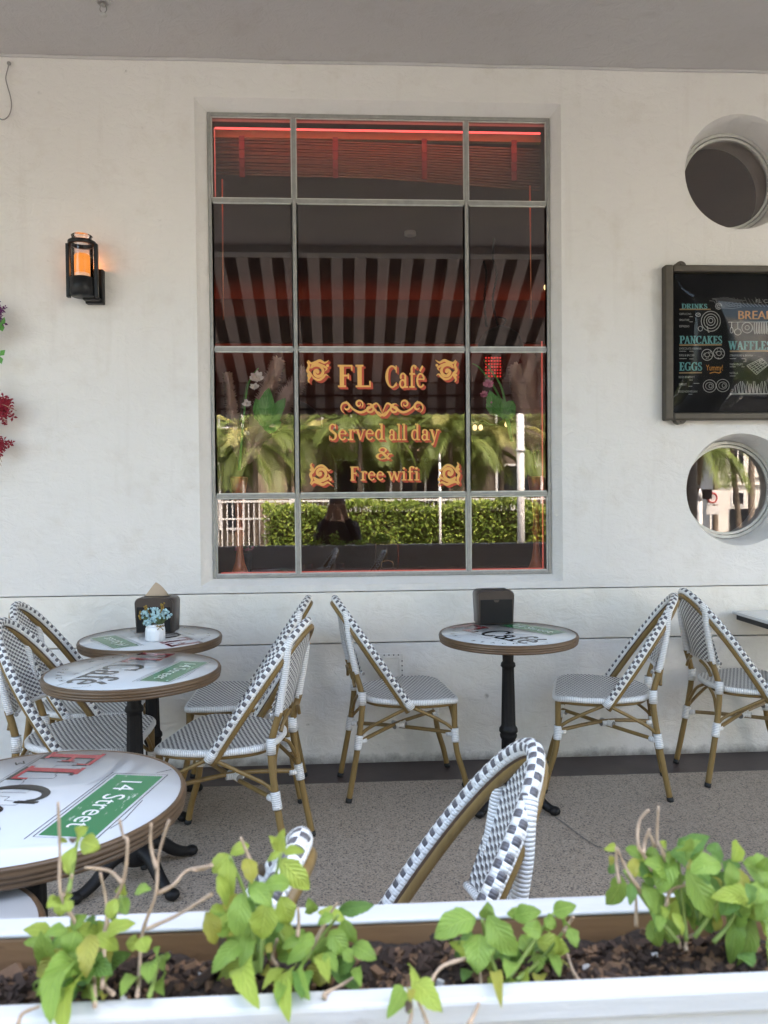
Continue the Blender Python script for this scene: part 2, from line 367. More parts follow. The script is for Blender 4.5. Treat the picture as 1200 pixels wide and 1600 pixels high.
def thing(name, label, cat, loc=(0, 0, 0), rz=0, group=None):
    o = bpy.data.objects.new(name, None); COL.objects.link(o); o.location = loc; o.rotation_euler = (0, 0, rz); o.empty_display_size = .1
    return tag(o, label, cat, group)
def copy_tree(o, parent=None):
    c = o.copy(); COL.objects.link(c); c.parent = parent
    for ch in list(o.children): copy_tree(ch, c)
    return c
def smooth(pts, k=6):                                     # Catmull-Rom through points
    pts = [V(p) for p in pts]; out = []
    for i in range(len(pts) - 1):
        p0, p1, p2, p3 = pts[max(i - 1, 0)], pts[i], pts[i + 1], pts[min(i + 2, len(pts) - 1)]
        for j in range(k):
            t = j / k
            out.append(.5 * ((2 * p1) + (p2 - p0) * t + (2 * p0 - 5 * p1 + 4 * p2 - p3) * t * t + (3 * p1 - p0 - 3 * p2 + p3) * t ** 3))
    return out + [pts[-1]]

# ------------------------------------------------------------------ lettering: serif glyphs as flat strokes, plus the built-in sans
TK, TN = .19, .08
def q_line(x0, y0, x1, y1, w):
    d = V((x1 - x0, y1 - y0)); n = V((-d.y, d.x)).normalized() * (w / 2); return [(x0 + n.x, y0 + n.y), (x0 - n.x, y0 - n.y), (x1 - n.x, y1 - n.y), (x1 + n.x, y1 + n.y)]
def stroke(pts, w):                                        # a ribbon along 2D points, width w(t)
    pts = [V((p[0], p[1])) for p in pts]; k = len(pts); L = []; Rr = []
    for i, p in enumerate(pts):
        d = pts[min(i + 1, k - 1)] - pts[max(i - 1, 0)]; n = V((-d.y, d.x))
        n = n.normalized() if n.length > 1e-9 else V((0, 1)); ww = (w(i / (k - 1)) if callable(w) else w) / 2
        L.append(p + n * ww); Rr.append(p - n * ww)
    return [[tuple(L[i]), tuple(Rr[i]), tuple(Rr[i + 1]), tuple(L[i + 1])] for i in range(k - 1)]
def s_arc(cx, cy, rx, ry, a0, a1, tk=TK, tn=TN, n=18):
    out = []; P = []
    for i in range(n + 1):
        a = RAD(a0 + (a1 - a0) * i / n); w = tn + (tk - tn) * abs(cos(a)) ** 1.3
        P.append(((cx + (rx + w / 2) * cos(a), cy + (ry + tn / 2) * sin(a)), (cx + (rx - w / 2) * cos(a), cy + (ry - tn / 2) * sin(a))))
    for i in range(n): out.append([P[i][0], P[i][1], P[i + 1][1], P[i + 1][0]])
    return out
def s_dot(cx, cy, r, n=14): return [[(cx + r * cos(2 * pi * i / n), cy + r * sin(2 * pi * i / n)) for i in range(n)]]
def s_v(x, y0, y1, w=TK): return [[(x - w / 2, y0), (x + w / 2, y0), (x + w / 2, y1), (x - w / 2, y1)]]
def s_h(x0, x1, y, h=TN): return [[(x0, y), (x1, y), (x1, y + h), (x0, y + h)]]
def s_serif(x, y, w=.36): return s_h(x - w / 2, x + w / 2, y, TN)
XH = .66
def glyphs():
    G = {}
    G['F'] = (s_v(.18, 0, 1) + s_serif(.18, 0) + s_h(.0, .66, 1 - TN) + s_h(.18, .5, .48) + s_v(.47, .38, .62, .06) + s_v(.63, .74, 1, .07), .74)
    G['L'] = (s_v(.18, 0, 1) + s_serif(.18, 1 - TN) + s_h(0, .68, 0) + s_v(.65, 0, .28, .07), .76)
    G['C'] = (s_arc(.46, .5, .36, .47, 42, 318) + s_v(.74, .68, 1, .07) + s_v(.74, .08, .26, .05), .84)
    G['S'] = (s_arc(.31, .735, .20, .235, 40, 250, .15) + s_arc(.31, .265, .21, .235, -140, 70, .15) + [q_line(.2, .6, .44, .42, .15)] + s_v(.49, .7, 1, .06) + s_v(.09, 0, .3, .06), .62)
    G['D'] = (s_v(.18, 0, 1) + s_h(0, .4, 0) + s_h(0, .4, 1 - TN) + s_arc(.38, .5, .36, .47, -90, 90), .84)
    G['R'] = (s_v(.18, 0, 1) + s_serif(.18, 0) + s_h(0, .42, 1 - TN) + s_h(.2, .42, .48) + s_arc(.42, .75, .2, .225, -90, 90) + [q_line(.38, .5, .68, .02, .15)] + s_h(.58, .82, 0), .82)
    G['I'] = (s_v(.2, 0, 1) + s_serif(.2, 0, .38) + s_serif(.2, 1 - TN, .38), .42)
    G['N'] = (s_v(.16, 0, 1, .07) + [q_line(.16, .98, .66, .03, .16)] + s_v(.68, 0, 1, .07) + s_serif(.16, 0, .28) + s_h(-.02, .2, 1 - TN) + s_serif(.68, 1 - TN, .28), .84)
    G['K'] = (s_v(.18, 0, 1) + s_serif(.18, 0) + s_serif(.18, 1 - TN) + [q_line(.24, .42, .64, .97, .08), q_line(.34, .55, .68, .02, .15)] + s_serif(.7, 0, .24) + s_serif(.64, 1 - TN, .24), .84)
    G['P'] = (s_v(.18, 0, 1) + s_serif(.18, 0) + s_h(0, .42, 1 - TN) + s_h(.2, .42, .44) + s_arc(.42, .72, .22, .255, -90, 90), .70)
    G['A'] = ([q_line(.08, .03, .38, .97, .07), q_line(.38, .97, .70, .03, .16)] + s_h(.2, .58, .32) + s_serif(.08, 0, .26) + s_serif(.70, 0, .30), .82)
    G['E'] = (s_v(.18, 0, 1) + s_h(0, .64, 0) + s_h(0, .62, 1 - TN) + s_h(.18, .48, .48) + s_v(.61, 0, .26, .07) + s_v(.59, .76, 1, .07) + s_v(.46, .39, .62, .06), .70)
    G['G'] = (s_arc(.46, .5, .36, .47, 42, 330) + s_v(.74, .68, 1, .07) + s_v(.72, .04, .44) + s_serif(.72, .42, .30), .90)
    G['W'] = ([q_line(.08, .97, .32, .03, .15), q_line(.32, .03, .53, .97, .07), q_line(.53, .97, .78, .03, .15), q_line(.78, .03, 1.0, .97, .07)] + s_serif(.08, 1 - TN, .28) + s_serif(.53, 1 - TN, .2) + s_serif(1.0, 1 - TN, .26), 1.1)
    G['B'] = (s_v(.18, 0, 1) + s_h(0, .42, 0) + s_h(0, .40, 1 - TN) + s_h(.2, .42, .50) + s_arc(.40, .76, .19, .215, -90, 90) + s_arc(.42, .27, .23, .245, -90, 90), .74)
    x = XH
    G['a'] = (s_v(.44, .06, .48, .14) + s_arc(.29, .48, .16, .16, 0, 165, .13) + s_dot(.14, .47, .075) + s_arc(.26, .18, .17, .17, 30, 330, .13) + s_h(.40, .62, 0, .07), .62)
    G['f'] = (s_v(.2, 0, .8, .14) + s_serif(.2, 0, .36) + s_h(.04, .42, x - TN) + s_arc(.36, .80, .17, .19, 60, 180, .14) + s_dot(.45, .93, .08), .42)
    G['e'] = (s_arc(.31, x / 2, .23, x / 2 - .03, 10, 325, .14) + s_h(.1, .56, .36, .055) + s_v(.51, .34, .45, .09), .60)
    G['é'] = (G['e'][0] + [q_line(.26, .74, .46, .98, .11)], .60)
    G['r'] = (s_v(.2, 0, x, .14) + s_serif(.2, 0, .36) + s_h(.04, .2, x - TN) + s_arc(.38, .44, .16, .2, 40, 170, .10) + s_dot(.46, .57, .08), .52)
    G['v'] = ([q_line(.08, x - .02, .30, .02, .14), q_line(.30, .02, .52, x - .02, .07)] + s_serif(.08, x - TN, .26) + s_serif(.52, x - TN, .22), .58)
    G['d'] = (s_arc(.29, x / 2, .21, x / 2 - .03, 30, 330, .14) + s_v(.48, .03, 1, .14) + s_h(.32, .48, 1 - TN) + s_h(.48, .66, 0), .68)
    G['l'] = (s_v(.2, 0, 1, .14) + s_serif(.2, 0, .36) + s_h(.04, .2, 1 - TN), .38)
    G['i'] = (s_v(.2, 0, x, .14) + s_serif(.2, 0, .36) + s_h(.04, .2, x - TN) + s_dot(.19, .87, .09), .38)
    G['y'] = ([q_line(.08, x - .02, .31, .02, .14), q_line(.53, x - .02, .22, -.26, .07)] + s_serif(.08, x - TN, .26) + s_serif(.54, x - TN, .24) + s_dot(.16, -.24, .08), .60)
    G['w'] = ([q_line(.08, x - .02, .28, .02, .13), q_line(.28, .02, .46, x - .02, .065), q_line(.46, x - .02, .66, .02, .13), q_line(.66, .02, .84, x - .02, .065)] + s_serif(.08, x - TN, .26) + s_serif(.46, x - TN, .18) + s_serif(.84, x - TN, .22), .90)
    G['&'] = (s_arc(.33, .77, .17, .2, 0, 360, .10) + s_arc(.28, .27, .24, .24, 60, 330, .14) + [q_line(.24, .66, .66, .02, .15), q_line(.48, .1, .68, .46, .06)] + s_h(.56, .8, .42), .82)
    G[' '] = ([], .34)
    return G
GL = glyphs()
def serif(text, height, width=None, track=.06):
    out = []; x = 0
    for ch in text:
        g, adv = GL[ch]
        out += [[(px + x, py) for px, py in poly] for poly in g]; x += adv + track
    x -= track; sx = (width / x) if width else height
    return [[(px * sx, py * height) for px, py in p] for p in out], x * sx
_tc = {}
def sans(text, height, width=None):
    if text not in _tc:
        cu = bpy.data.curves.new('t', 'FONT'); cu.body = text; cu.resolution_u = 3; o = bpy.data.objects.new('t', cu); COL.objects.link(o)
        dg = bpy.context.evaluated_depsgraph_get(); me = bpy.data.meshes.new_from_object(o.evaluated_get(dg))
        _tc[text] = [[(me.vertices[i].co.x, me.vertices[i].co.y) for i in p.vertices] for p in me.polygons]
        bpy.data.objects.remove(o); bpy.data.curves.remove(cu); bpy.data.meshes.remove(me)
    P = _tc[text]; xs = [q[0] for p in P for q in p]; x0, x1 = min(xs), max(xs); sy = height / .70; sx = (width / (x1 - x0)) if width else sy
    return [[((px - x0) * sx, py * sy) for px, py in p] for p in P], (x1 - x0) * sx
def place(mb, polys, O, X, Y, mi=0, step=2e-5, off=0.0):
    O, X, Y = V(O), V(X).normalized(), V(Y).normalized(); Nn = X.cross(Y)
    for i, p in enumerate(polys):
        mb.poly([O + X * a + Y * b + Nn * (off + step * i) for a, b in p], mi)
def spiral(cx, cy, r0, r1, a0, turns, n=26):
    return [(cx + (r0 + (r1 - r0) * i / n) * cos(a0 + turns * 2 * pi * i / n), cy + (r0 + (r1 - r0) * i / n) * sin(a0 + turns * 2 * pi * i / n)) for i in range(n + 1)]

# ================================================================== GROUND
CEZ = 3.505; PY = 1.06                                     # porch ceiling height and its street edge
def slab(name, x0, x1, y0, y1, z0, z1, mat):
    mb = MB(); mb.box((x0, y0, z0), (x1, y1, z1)); o = mb.build(name, mat); o['kind'] = 'structure'; return o
slab('floor', -12, 12, .60, 3.54, -.35, 0, M['terrazzo'])
slab('floor_border', -12, 12, 3.54, 3.84, -.35, 0.0, M['border'])
slab('sidewalk', -40, 40, -3.6, .60, -1.2, -.25, M['sidewalk'])
slab('road', -120, 120, -120, -3.6, -1.4, -1.0, M['road'])
slab('far_sidewalk', -60, 6.2, -16, -8.4, -1.3, -.88, M['sidewalk'])
# hairline crack in the terrazzo
mb = MB(); P = [gp(868, 1278), gp(885, 1290), gp(903, 1304), gp(930, 1322), gp(952, 1330), gp(990, 1352)]
P = smooth(P, 4)
for i in range(len(P) - 1):
    d = (P[i + 1] - P[i]).normalized(); n = V((-d.y, d.x, 0)) * (.0022 + .0016 * random.random()); z = V((0, 0, .003))
    mb.poly([P[i] + n + z, P[i] - n + z, P[i + 1] - n + z, P[i + 1] + n + z])
o = mb.build('floor_crack', M['groove']); o['kind'] = 'structure'

# ================================================================== CAFE BUILDING
cafe = thing('cafe_building', 'white plastered cafe front with one large gridded window and two round windows', 'building', (0, 0, 0))
SEAM1, SEAM2 = .868, .609
ox0, ox1, oz0, oz1 = -.712, 1.118, .906, 3.322             # window hole in the wall face
ix0 = (dp(323, 178, 3.86).x + dp(334, 905, 3.86).x) / 2; ix1 = (dp(858, 183, 3.86).x + dp(862, 895, 3.86).x) / 2
iz1 = (dp(323, 178, 3.86).z + dp(858, 183, 3.86).z) / 2; iz0 = (dp(334, 905, 3.86).z + dp(862, 895, 3.86).z) / 2
PH = [((2.052, 2.995), .293), ((2.055, 1.366), .290)]
holes = [[(ox0, oz0), (ox0, oz1), (ox1, oz1), (ox1, oz0)]]
NC = 72
for (cx, cz), r in PH: holes.append([(cx + r * cos(-2 * pi * i / NC), cz + r * sin(-2 * pi * i / NC)) for i in range(NC)])
outer = [(-12, SEAM1 + .004), (12, SEAM1 + .004), (12, CEZ + .1), (-12, CEZ + .1)]
loops = [[V((x, z, 0)) for x, z in L] for L in [outer] + holes]
tris = tessellate_polygon(loops); pts = [p for L in loops for p in L]
mb = MB(); mb.v = [V((p.x, WY, p.y)) for p in pts]
for t in tris:
    a, b, c = (pts[i] for i in t); cr = (b - a).cross(c - a).z
    mb.face(t if cr > 0 else t[::-1])
mb.build('upper_wall', M['wall'], cafe)
mb = MB()                                                  # splayed plaster reveal round the window
ry = 3.862
q = [(ox0, oz0), (ox1, oz0), (ox1, oz1), (ox0, oz1)]; r_ = [(ix0, iz0), (ix1, iz0), (ix1, iz1), (ix0, iz1)]
lip = .012
qi = [(ox0 + lip, oz0 + lip * .8), (ox1 - lip, oz0 + lip * .8), (ox1 - lip, oz1 - lip), (ox0 + lip, oz1 - lip)]
for i in range(4):
    j = (i + 1) % 4
    mb.poly([(q[i][0], WY, q[i][1]), (q[j][0], WY, q[j][1]), (qi[j][0], WY + .018, qi[j][1]), (qi[i][0], WY + .018, qi[i][1])])
    mb.poly([(qi[i][0], WY + .018, qi[i][1]), (qi[j][0], WY + .018, qi[j][1]), (r_[j][0], ry, r_[j][1]), (r_[i][0], ry, r_[i][1])])
    mb.poly([(r_[i][0], ry, r_[i][1]), (r_[j][0], ry, r_[j][1]), (r_[j][0], 3.95, r_[j][1]), (r_[i][0], 3.95, r_[i][1])])
mb.build('window_reveal', M['wall'], cafe)
mb = MB(); mb.box((-12, WY - .002, SEAM2 + .003), (12, WY + .05, SEAM1 - .001)); mb.build('dado_board', M['dado'], cafe, bevel=.003)
mb = MB(); mb.box((-12, WY - .001, -.05), (12, WY + .05, SEAM2 - .003)); mb.build('base_board', M['base'], cafe, bevel=.003)
mb = MB(); mb.box((-12, WY + .051, -.3), (12, WY + .10, oz0 - .03)); mb.build('wall_core', M['groove'], cafe)
# building mass over the porch and behind, side walls of the room
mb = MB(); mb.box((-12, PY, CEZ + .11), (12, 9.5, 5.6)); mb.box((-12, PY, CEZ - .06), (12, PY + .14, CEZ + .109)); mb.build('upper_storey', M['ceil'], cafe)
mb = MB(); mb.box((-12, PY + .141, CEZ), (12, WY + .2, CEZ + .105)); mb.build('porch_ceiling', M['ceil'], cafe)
mb = MB(); mb.tube([(-12 + i * .25, WY - .004 + random.uniform(-.003, .003), CEZ - .004 + .002 * sin(i * 1.7)) for i in range(97)], .009, 6); mb.build('ceiling_bead', M['ceil'], cafe)
mb = MB()
mb.box((-12, 8.6, -.3), (12, 8.8, 4.2)); mb.box((-12.2, 3.96, -.3), (-12, 8.8, 4.2)); mb.box((12, 3.96, -.3), (12.2, 8.8, 4.2))
mb.box((-12, 3.956, -.3), (ix0 - .001, 3.96, 4.2)); mb.box((ix1 + .001, 3.956, -.3), (1.70, 3.96, 4.2)); mb.box((2.41, 3.956, -.3), (12, 3.96, 4.2))
mb.box((ix0, 3.952, -.3), (ix1, 3.96, iz0 - .001)); mb.box((ix0, 3.952, iz1 + .001), (ix1, 3.96, 4.2))
mb.build('interior_wall', M['room'], cafe)
mb = MB(); mb.box((-12, 3.961, -.3), (12, 8.6, -.01)); mb.build('interior_floor', M['roomfloor'], cafe)
mb = MB(); mb.box((-12, 3.961, 3.58), (12, 8.6, 3.6)); mb.build('interior_ceiling', M['room'], cafe)
mb = MB(); mb.box((ix0 + .001, 3.90, iz0 - .02), (ix1 - .001, 4.25, iz0 + .004)); mb.build('inside_sill', M['room'], cafe)
mb = MB(); mb.box((-9, 8.45, 3.18), (9, 8.58, 3.20)); mb.build('cove_light', M['cove'], cafe)
mb = MB(); mb.box((-9, 8.22, 3.02), (9, 8.30, 3.30)); mb.build('cove_ledge', M['room'], cafe)
# ---- the window: frame, mullions, pane, lettering
win = MB(); fr = .017
y0, y1 = 3.853, 3.893
win.box((ix0, y0, iz0), (ix0 + fr, y1, iz1)); win.box((ix1 - fr, y0, iz0), (ix1, y1, iz1))
win.box((ix0 + fr, y0, iz0), (ix1 - fr, y1, iz0 + fr)); win.box((ix0 + fr, y0, iz1 - fr), (ix1 - fr, y1, iz1))
window = win.build('window', M['steel'], cafe, bevel=.003)
bz = [(dp(390, v, 3.86).z + dp(795, v2, 3.86).z) / 2 for v, v2 in ((313.5, 317.5), (546, 545.5), (774.5, 772))]
bx = [(dp(457.5, 250, 3.86).x + dp(467, 840, 3.86).x) / 2, (dp(728, 250, 3.86).x + dp(733, 840, 3.86).x) / 2]
mbx = MB(); hw = .0095
for x in bx: mbx.box((x - hw, y0 + .003, iz0 + fr), (x + hw, y1 - .002, iz1 - fr))
xs = [ix0 + fr] + sum([[x - hw, x + hw] for x in bx], []) + [ix1 - fr]
for z in bz:
    for k in range(0, 6, 2): mbx.box((xs[k], y0 + .005, z - hw), (xs[k + 1], y1 - .004, z + hw))
mbx.build('glazing_bar', M['steel'], window, bevel=.002)
mbl = MB()                                                 # thin raised lips along every pane edge
zs = [iz0 + fr] + sum([[z - hw, z + hw] for z in bz], []) + [iz1 - fr]
for k in range(0, 6, 2):
    for l in range(0, 8, 2):
        a0, a1, c0, c1 = xs[k], xs[k + 1], zs[l], zs[l + 1]; t = .006
        yy0, yy1 = y0 + .010, y0 + .017
        mbl.box((a0, yy0, c0), (a0 + t, yy1, c1)); mbl.box((a1 - t, yy0, c0), (a1, yy1, c1)); mbl.box((a0 + t, yy0, c0), (a1 - t, yy1, c0 + t)); mbl.box((a0 + t, yy0, c1 - t), (a1 - t, yy1, c1))
mbl.build('pane_bead', M['steel_lip'], window)
mbg = MB(); mbg.box((ix0 + .004, GLY, iz0 + .004), (ix1 - .004, GLY + .004, iz1 - .004)); mbg.build('window_pane', M['glass'], window)
# lettering on the glass
mbt = [MB(), MB()]
LY = GLY - .0022
def on_glass(polys, u, v, dx=0.0, dz=0.0):
    O = dp(u, v, LY)
    place(mbt[0], polys, O, (1, 0, 0), (0, 0, 1), 0, 4e-6)
    sh = .0115
    for k in (.35, .7, 1.0): place(mbt[1], polys, O + V((sh * k, .0009 + .0003 * k, -sh * k * .9)), (1, 0, 0), (0, 0, 1), 0, 1e-6)
def px2m(u0, u1, v): return (dp(u1, v, LY) - dp(u0, v, LY)).length
def wtext(text, u0, u1, vb, vt):
    w = px2m(u0, u1, vb); h = (dp(u0, vt, LY) - dp(u0, vb, LY)).length
    p, _ = serif(text, h, w); on_glass(p, u0, vb)
wtext('FL', 528, 582, 605, 570); wtext('Café', 602, 664, 606, 571)
wtext('Served', 513, 601, 688, 662); wtext('all', 607, 635, 688, 662); wtext('day', 642, 685, 688, 662)
wtext('&', 588, 613, 718, 699); wtext('Free', 547, 600, 751, 729); wtext('wifi', 606, 655, 751, 729)
def curl(pts, w0, w1=.2): return stroke(pts, lambda t: w0 * (w1 + (1 - w1) * sin(pi * min(1, t * 1.05)) ** .7))
def flourish(sx, sy):                                      # one corner scroll, unit square, mirrored by sx, sy
    P = []
    def add(pts, w): P.extend([[(x * sx, y * sy) for x, y in p] for p in curl(pts, w)])
    add(spiral(.5, .45, .30, .06, 2.6, -1.35), .13); add(smooth([(.10, .95, 0), (.22, .82, 0), (.42, .86, 0), (.60, .93, 0), (.80, .84, 0), (.98, .95, 0)], 5), .12)
    add(smooth([(.06, .90, 0), (.14, .72, 0), (.08, .50, 0), (.20, .34, 0), (.10, .12, 0), (.16, .0, 0)], 5), .12)
    add(smooth([(.20, .60, 0), (.30, .75, 0), (.5, .78, 0), (.74, .70, 0), (.88, .60, 0), (.80, .48, 0)], 5), .11)
    add(smooth([(.22, .38, 0), (.34, .2, 0), (.55, .12, 0), (.72, .22, 0), (.84, .34, 0), (.95, .28, 0)], 5), .10)
    P += [[(x * sx, y * sy) for x, y in p] for p in s_dot(.10, .30, .06) + s_dot(.92, .72, .06) + s_dot(.5, .45, .07)]
    return P
def orn(u, v, wpx, sx, sy):
    k = px2m(u, u + wpx, v); on_glass([[(x * k, y * k) for x, y in p] for p in flourish(sx, sy)], u, v)
orn(478, 598, 37, 1, 1); orn(716, 597, 36, -1, 1); orn(482, 723, 37, 1, -1); orn(720, 722, 37, -1, -1)
def divider():
    P = []
    for s in (1, -1):
        for pts, w in ((spiral(.86, .06, .14, .03, -1.2, 1.2), .05), (smooth([(.86, .20, 0), (.70, .02, 0), (.5, -.06, 0), (.30, .04, 0), (.12, .14, 0), (.0, -.10, 0)], 6), .055),
                       (spiral(.30, .02, .12, .03, 1.0, 1.25), .05), (spiral(.55, .13, .10, .03, -2.2, -1.2), .045), (smooth([(.3, .13, 0), (.16, -.02, 0), (.04, -.14, 0), (-.1, -.04, 0)], 5), .05)):
            P += [[(x * s, y) for x, y in p] for p in curl(pts, w)]
    return P
k = px2m(597, 662, 638); on_glass([[(x * k, y * k * 1.05) for x, y in p] for p in divider()], 597, 640)
mbt[0].build('gold_lettering', M['vinyl_gold'], window); mbt[1].build('lettering_shadow', M['vinyl_red'], window)
# ---- round windows
RD = .155
for (cx, cz), r in PH:
    mb = MB()                                              # plaster reveal tube
    mb.grid(lambda a, b: (cx + (r - .012 * (b > .02) - .016 * b) * cos(2 * pi * a), WY + RD * b, cz + (r - .012 * (b > .02) - .016 * b) * sin(2 * pi * a)), NC, 4)
    pw = mb.build('round_window', M['wall'], cafe)
    mb = MB()
    def ringp(R0, R1, ya, yb):
        prof = [(R0, ya), (R1, ya), (R1, yb), (R0, yb), (R0, ya)]; b0 = len(mb.v)
        mb.grid(lambda a, b: (cx + prof[round(b * 4)][0] * cos(2 * pi * a), prof[round(b * 4)][1], cz + prof[round(b * 4)][0] * sin(2 * pi * a)), NC, 4, sm=False)
    ringp(r - .030, r - .046, WY + RD - .012, WY + RD + .02); ringp(r - .049, r - .062, WY + RD - .004, WY + RD + .02)
    mb.build('ring_frame', M['steel_lip'], pw)
    mb = MB(); rg = r - .056; yg = WY + RD + .010
    for yy in (yg, yg + .004): mb.poly([(cx + rg * cos(2 * pi * i / NC), yy, cz + rg * sin(2 * pi * i / NC)) for i in range(NC)])
    mb.build('window_pane', M['glass'], pw)
    mb = MB(); mb.grid(lambda a, b: (cx + (r - .034) * cos(2 * pi * a), WY + RD + .021 + .14 * b, cz + (r - .034) * sin(2 * pi * a)), NC, 2); mb.build('inner_reveal', M['white'], pw)
# access plate low on the wall behind the chair
ap = thing('access_cover', 'small white painted cover plate screwed low on the wall behind a chair', 'cover plate', (.235, WY - .001, .48))
mb = MB(); mb.box((-.062, -.008, -.075), (.062, 0, .075)); mb.build('plate', M['base'], ap, bevel=.006)
mb = MB()
for a, b in (((-.045, -.014, -.058), (.045, -.0085, -.050)), ((-.045, -.014, .050), (.045, -.0085, .058)), ((-.045, -.014, -.050), (-.037, -.0085, .050)), ((.037, -.014, -.050), (.045, -.0085, .050))): mb.box(a, b)
mb.build('raised_border', M['base'], ap, bevel=.002)
for i in range(4):
    for s in (-1, 1):
        mb = MB(); mb.ball((-.036 + .024 * i, -.009, s * .067), .004, 8); mb.build('screw_head', M['groove'], ap)
        mb = MB(); mb.ball((s * .054, -.009, -.036 + .024 * i), .004, 8); mb.build('screw_head', M['groove'], ap)

# ================================================================== THINGS ON THE WALL AND CEILING
lan = thing('wall_lantern', 'black cylindrical wall lantern with clear glass and glowing amber candle', 'wall lamp', (0, 0, 0))
lc = dp(128, 420, 3.70); lx, lz, ly = lc.x, lc.z, 3.705
mb = MB(); p1 = dp(146, 447, 3.79); mb.box((lx - .01, 3.765, lz - .148), (lx + .078, WY + .001, lz + .02)); mb.box((lx - .01, ly + .02, lz - .140), (lx + .07, 3.766, lz - .125)); mb.build('wall_bracket', M['black'], lan, bevel=.006)
mb = MB(); mb.lathe([(0, -.132), (.050, -.132), (.058, -.126), (.058, -.045), (.050, -.042), (0, -.042)], 32, (lx, ly, lz)); mb.build('lower_housing', M['black'], lan)
mb = MB(); mb.lathe([(.050, .112), (.064, .112), (.064, .130), (.048, .132), (.048, .112), (.050, .112)], 32, (lx, ly, lz))
for s in (-1, 1): mb.box((lx + s * .066 - .008, ly - .012, lz - .135), (lx + s * .066 + .008, ly + .012, lz + .120))
mb.build('cage_frame', M['black'], lan, bevel=.002)
mb = MB(); mb.lathe([(.052, -.043), (.052, .111)], 32, (lx, ly, lz)); mb.build('glass_cylinder', M['clear'], lan)
mb = MB(); mb.lathe([(.046, .131), (.046, .150), (.050, .156), (.044, .160), (0, .160)], 32, (lx, ly, lz)); mb.build('top_cap', M['clear'], lan)
mb = MB(); mb.lathe([(.0, -.02), (.035, -.02), (.036, .062), (.029, .070), (0, .071)], 24, (lx, ly, lz)); mb.build('candle', M['candle'], lan)
mb = MB(); mb.lathe([(.0, -.041), (.034, -.041), (.034, -.022), (0, -.021)], 24, (lx, ly, lz)); mb.build('candle_base', M['candle_low'], lan)

L = bpy.data.objects.new('lantern_light', bpy.data.lights.new('lantern_light', 'POINT')); COL.objects.link(L); L.location = (lx, ly + .068, lz + .03); L.parent = lan
L.data.energy = .06; L.data.color = (1, .30, .06); L.data.shadow_soft_size = 0
sp = thing('sprinkler_head', 'small chrome fire sprinkler hanging from the porch ceiling', 'sprinkler', (*gp(161, 0, CEZ)[:2], CEZ))
mb = MB(); mb.lathe([(0, 0), (.034, 0), (.032, -.012), (.022, -.016), (.022, -.004), (0, -.004)], 24); mb.build('escutcheon', M['ceil'], sp)
mb = MB(); mb.lathe([(0, -.014), (.010, -.014), (.011, -.026), (.005, -.030), (0, -.030)], 16); mb.tube(smooth([(.010, 0, -.024), (.014, 0, -.042), (.003, 0, -.058)]), .0022, 6); mb.tube(smooth([(-.010, 0, -.024), (-.014, 0, -.042), (-.003, 0, -.058)]), .0022, 6); mb.build('sprinkler_body', M['steel'], sp)
mb = MB(); mb.lathe([(0, -.058), (.005, -.058), (.017, -.062), (.016, -.0645), (0, -.064)], 16); mb.build('deflector', M['steel_lip'], sp)

mb = MB(); cp = [(14, 99), (12, 108), (9, 122), (12, 136), (16, 150), (18, 166), (14, 180), (4, 187), (-8, 180)]
mb.tube(smooth([dp(u, v, 3.785) for u, v in cp], 6), .0028, 6); mb.ball(dp(14, 99, 3.79), .010, 8)
tag(mb.build('wall_cable', simple('grey_cable', (.30, .28, .27), .6)), 'thin grey cable looping from a hole high on the wall near the ceiling', 'cable')

# hanging artificial blossoms at the left edge
vine = thing('flower_garland', 'hanging garland of crimson and purple blossoms at the left end of the wall', 'garland')
def blossom_cloud(name, mat, spots, rad, n, r0):
    mb = MB()
    for u, v in spots:
        c = dp(u, v, 3.72)
        for i in range(n):
            d = V((random.gauss(0, 1), random.gauss(0, .7), random.gauss(0, 1))) * rad * .5
            p = c + d; r = r0 * random.uniform(.6, 1.2); a = random.uniform(0, 6.3)
            nn = V((random.gauss(0, .6), -1, random.gauss(0, .6))).normalized(); x = nn.cross(V((0, 0, 1))).normalized(); y = nn.cross(x)
            for k in range(4):
                t = a + k * pi / 2; e = x * cos(t) + y * sin(t); f = x * cos(t + .8) + y * sin(t + .8)
                mb.poly([p, p + e * r + nn * .002, p + (e + f) * r * .8 - nn * .004, p + f * r + nn * .002])
    mb.build(name, mat, vine)
blossom_cloud('crimson_blossoms', M['redflower'], [(-10, 628), (-1, 636), (7, 633), (-3, 648), (-12, 690), (-3, 697), (-18, 660)], .042, 34, .014)
blossom_cloud('purple_blossoms', M['purpleflower'], [(-12, 482), (-6, 497), (-13, 505), (-17, 520), (-7, 486)], .04, 26, .013)
mb = MB()
for u, v in ((-2, 505), (2, 508), (-1, 556), (-6, 550), (-10, 720), (-6, 600)):
    c = dp(u, v, 3.71)
    for k in range(3):
        d = V((random.gauss(0, 1), -.3, random.gauss(0, 1))).normalized() * .045; s = d.cross(V((0, 1, 0))).normalized() * .014
        mb.poly([c, c + d * .5 + s, c + d, c + d * .5 - s], 0, [(.5, 0), (1, .5), (.5, 1), (0, .5)])
mb.build('garland_leaves', M['monstera'], vine)
mb = MB(); mb.tube(smooth([dp(-20, 380, 3.74), dp(-16, 480, 3.73), dp(-10, 560, 3.73), dp(-16, 650, 3.73), dp(-12, 760, 3.74)], 6), .004, 6)
for u, v, a, b in ((-12, 630, 26, 642), (-8, 640, 10, 660), (-14, 690, 3, 722), (-14, 700, 2, 728)): mb.tube([dp(u, v, 3.72), dp((u + a) / 2, (v + b) / 2 - 3, 3.70), dp(a, b, 3.70)], .0016, 5)
mb.build('garland_stem', M['twig'], vine)

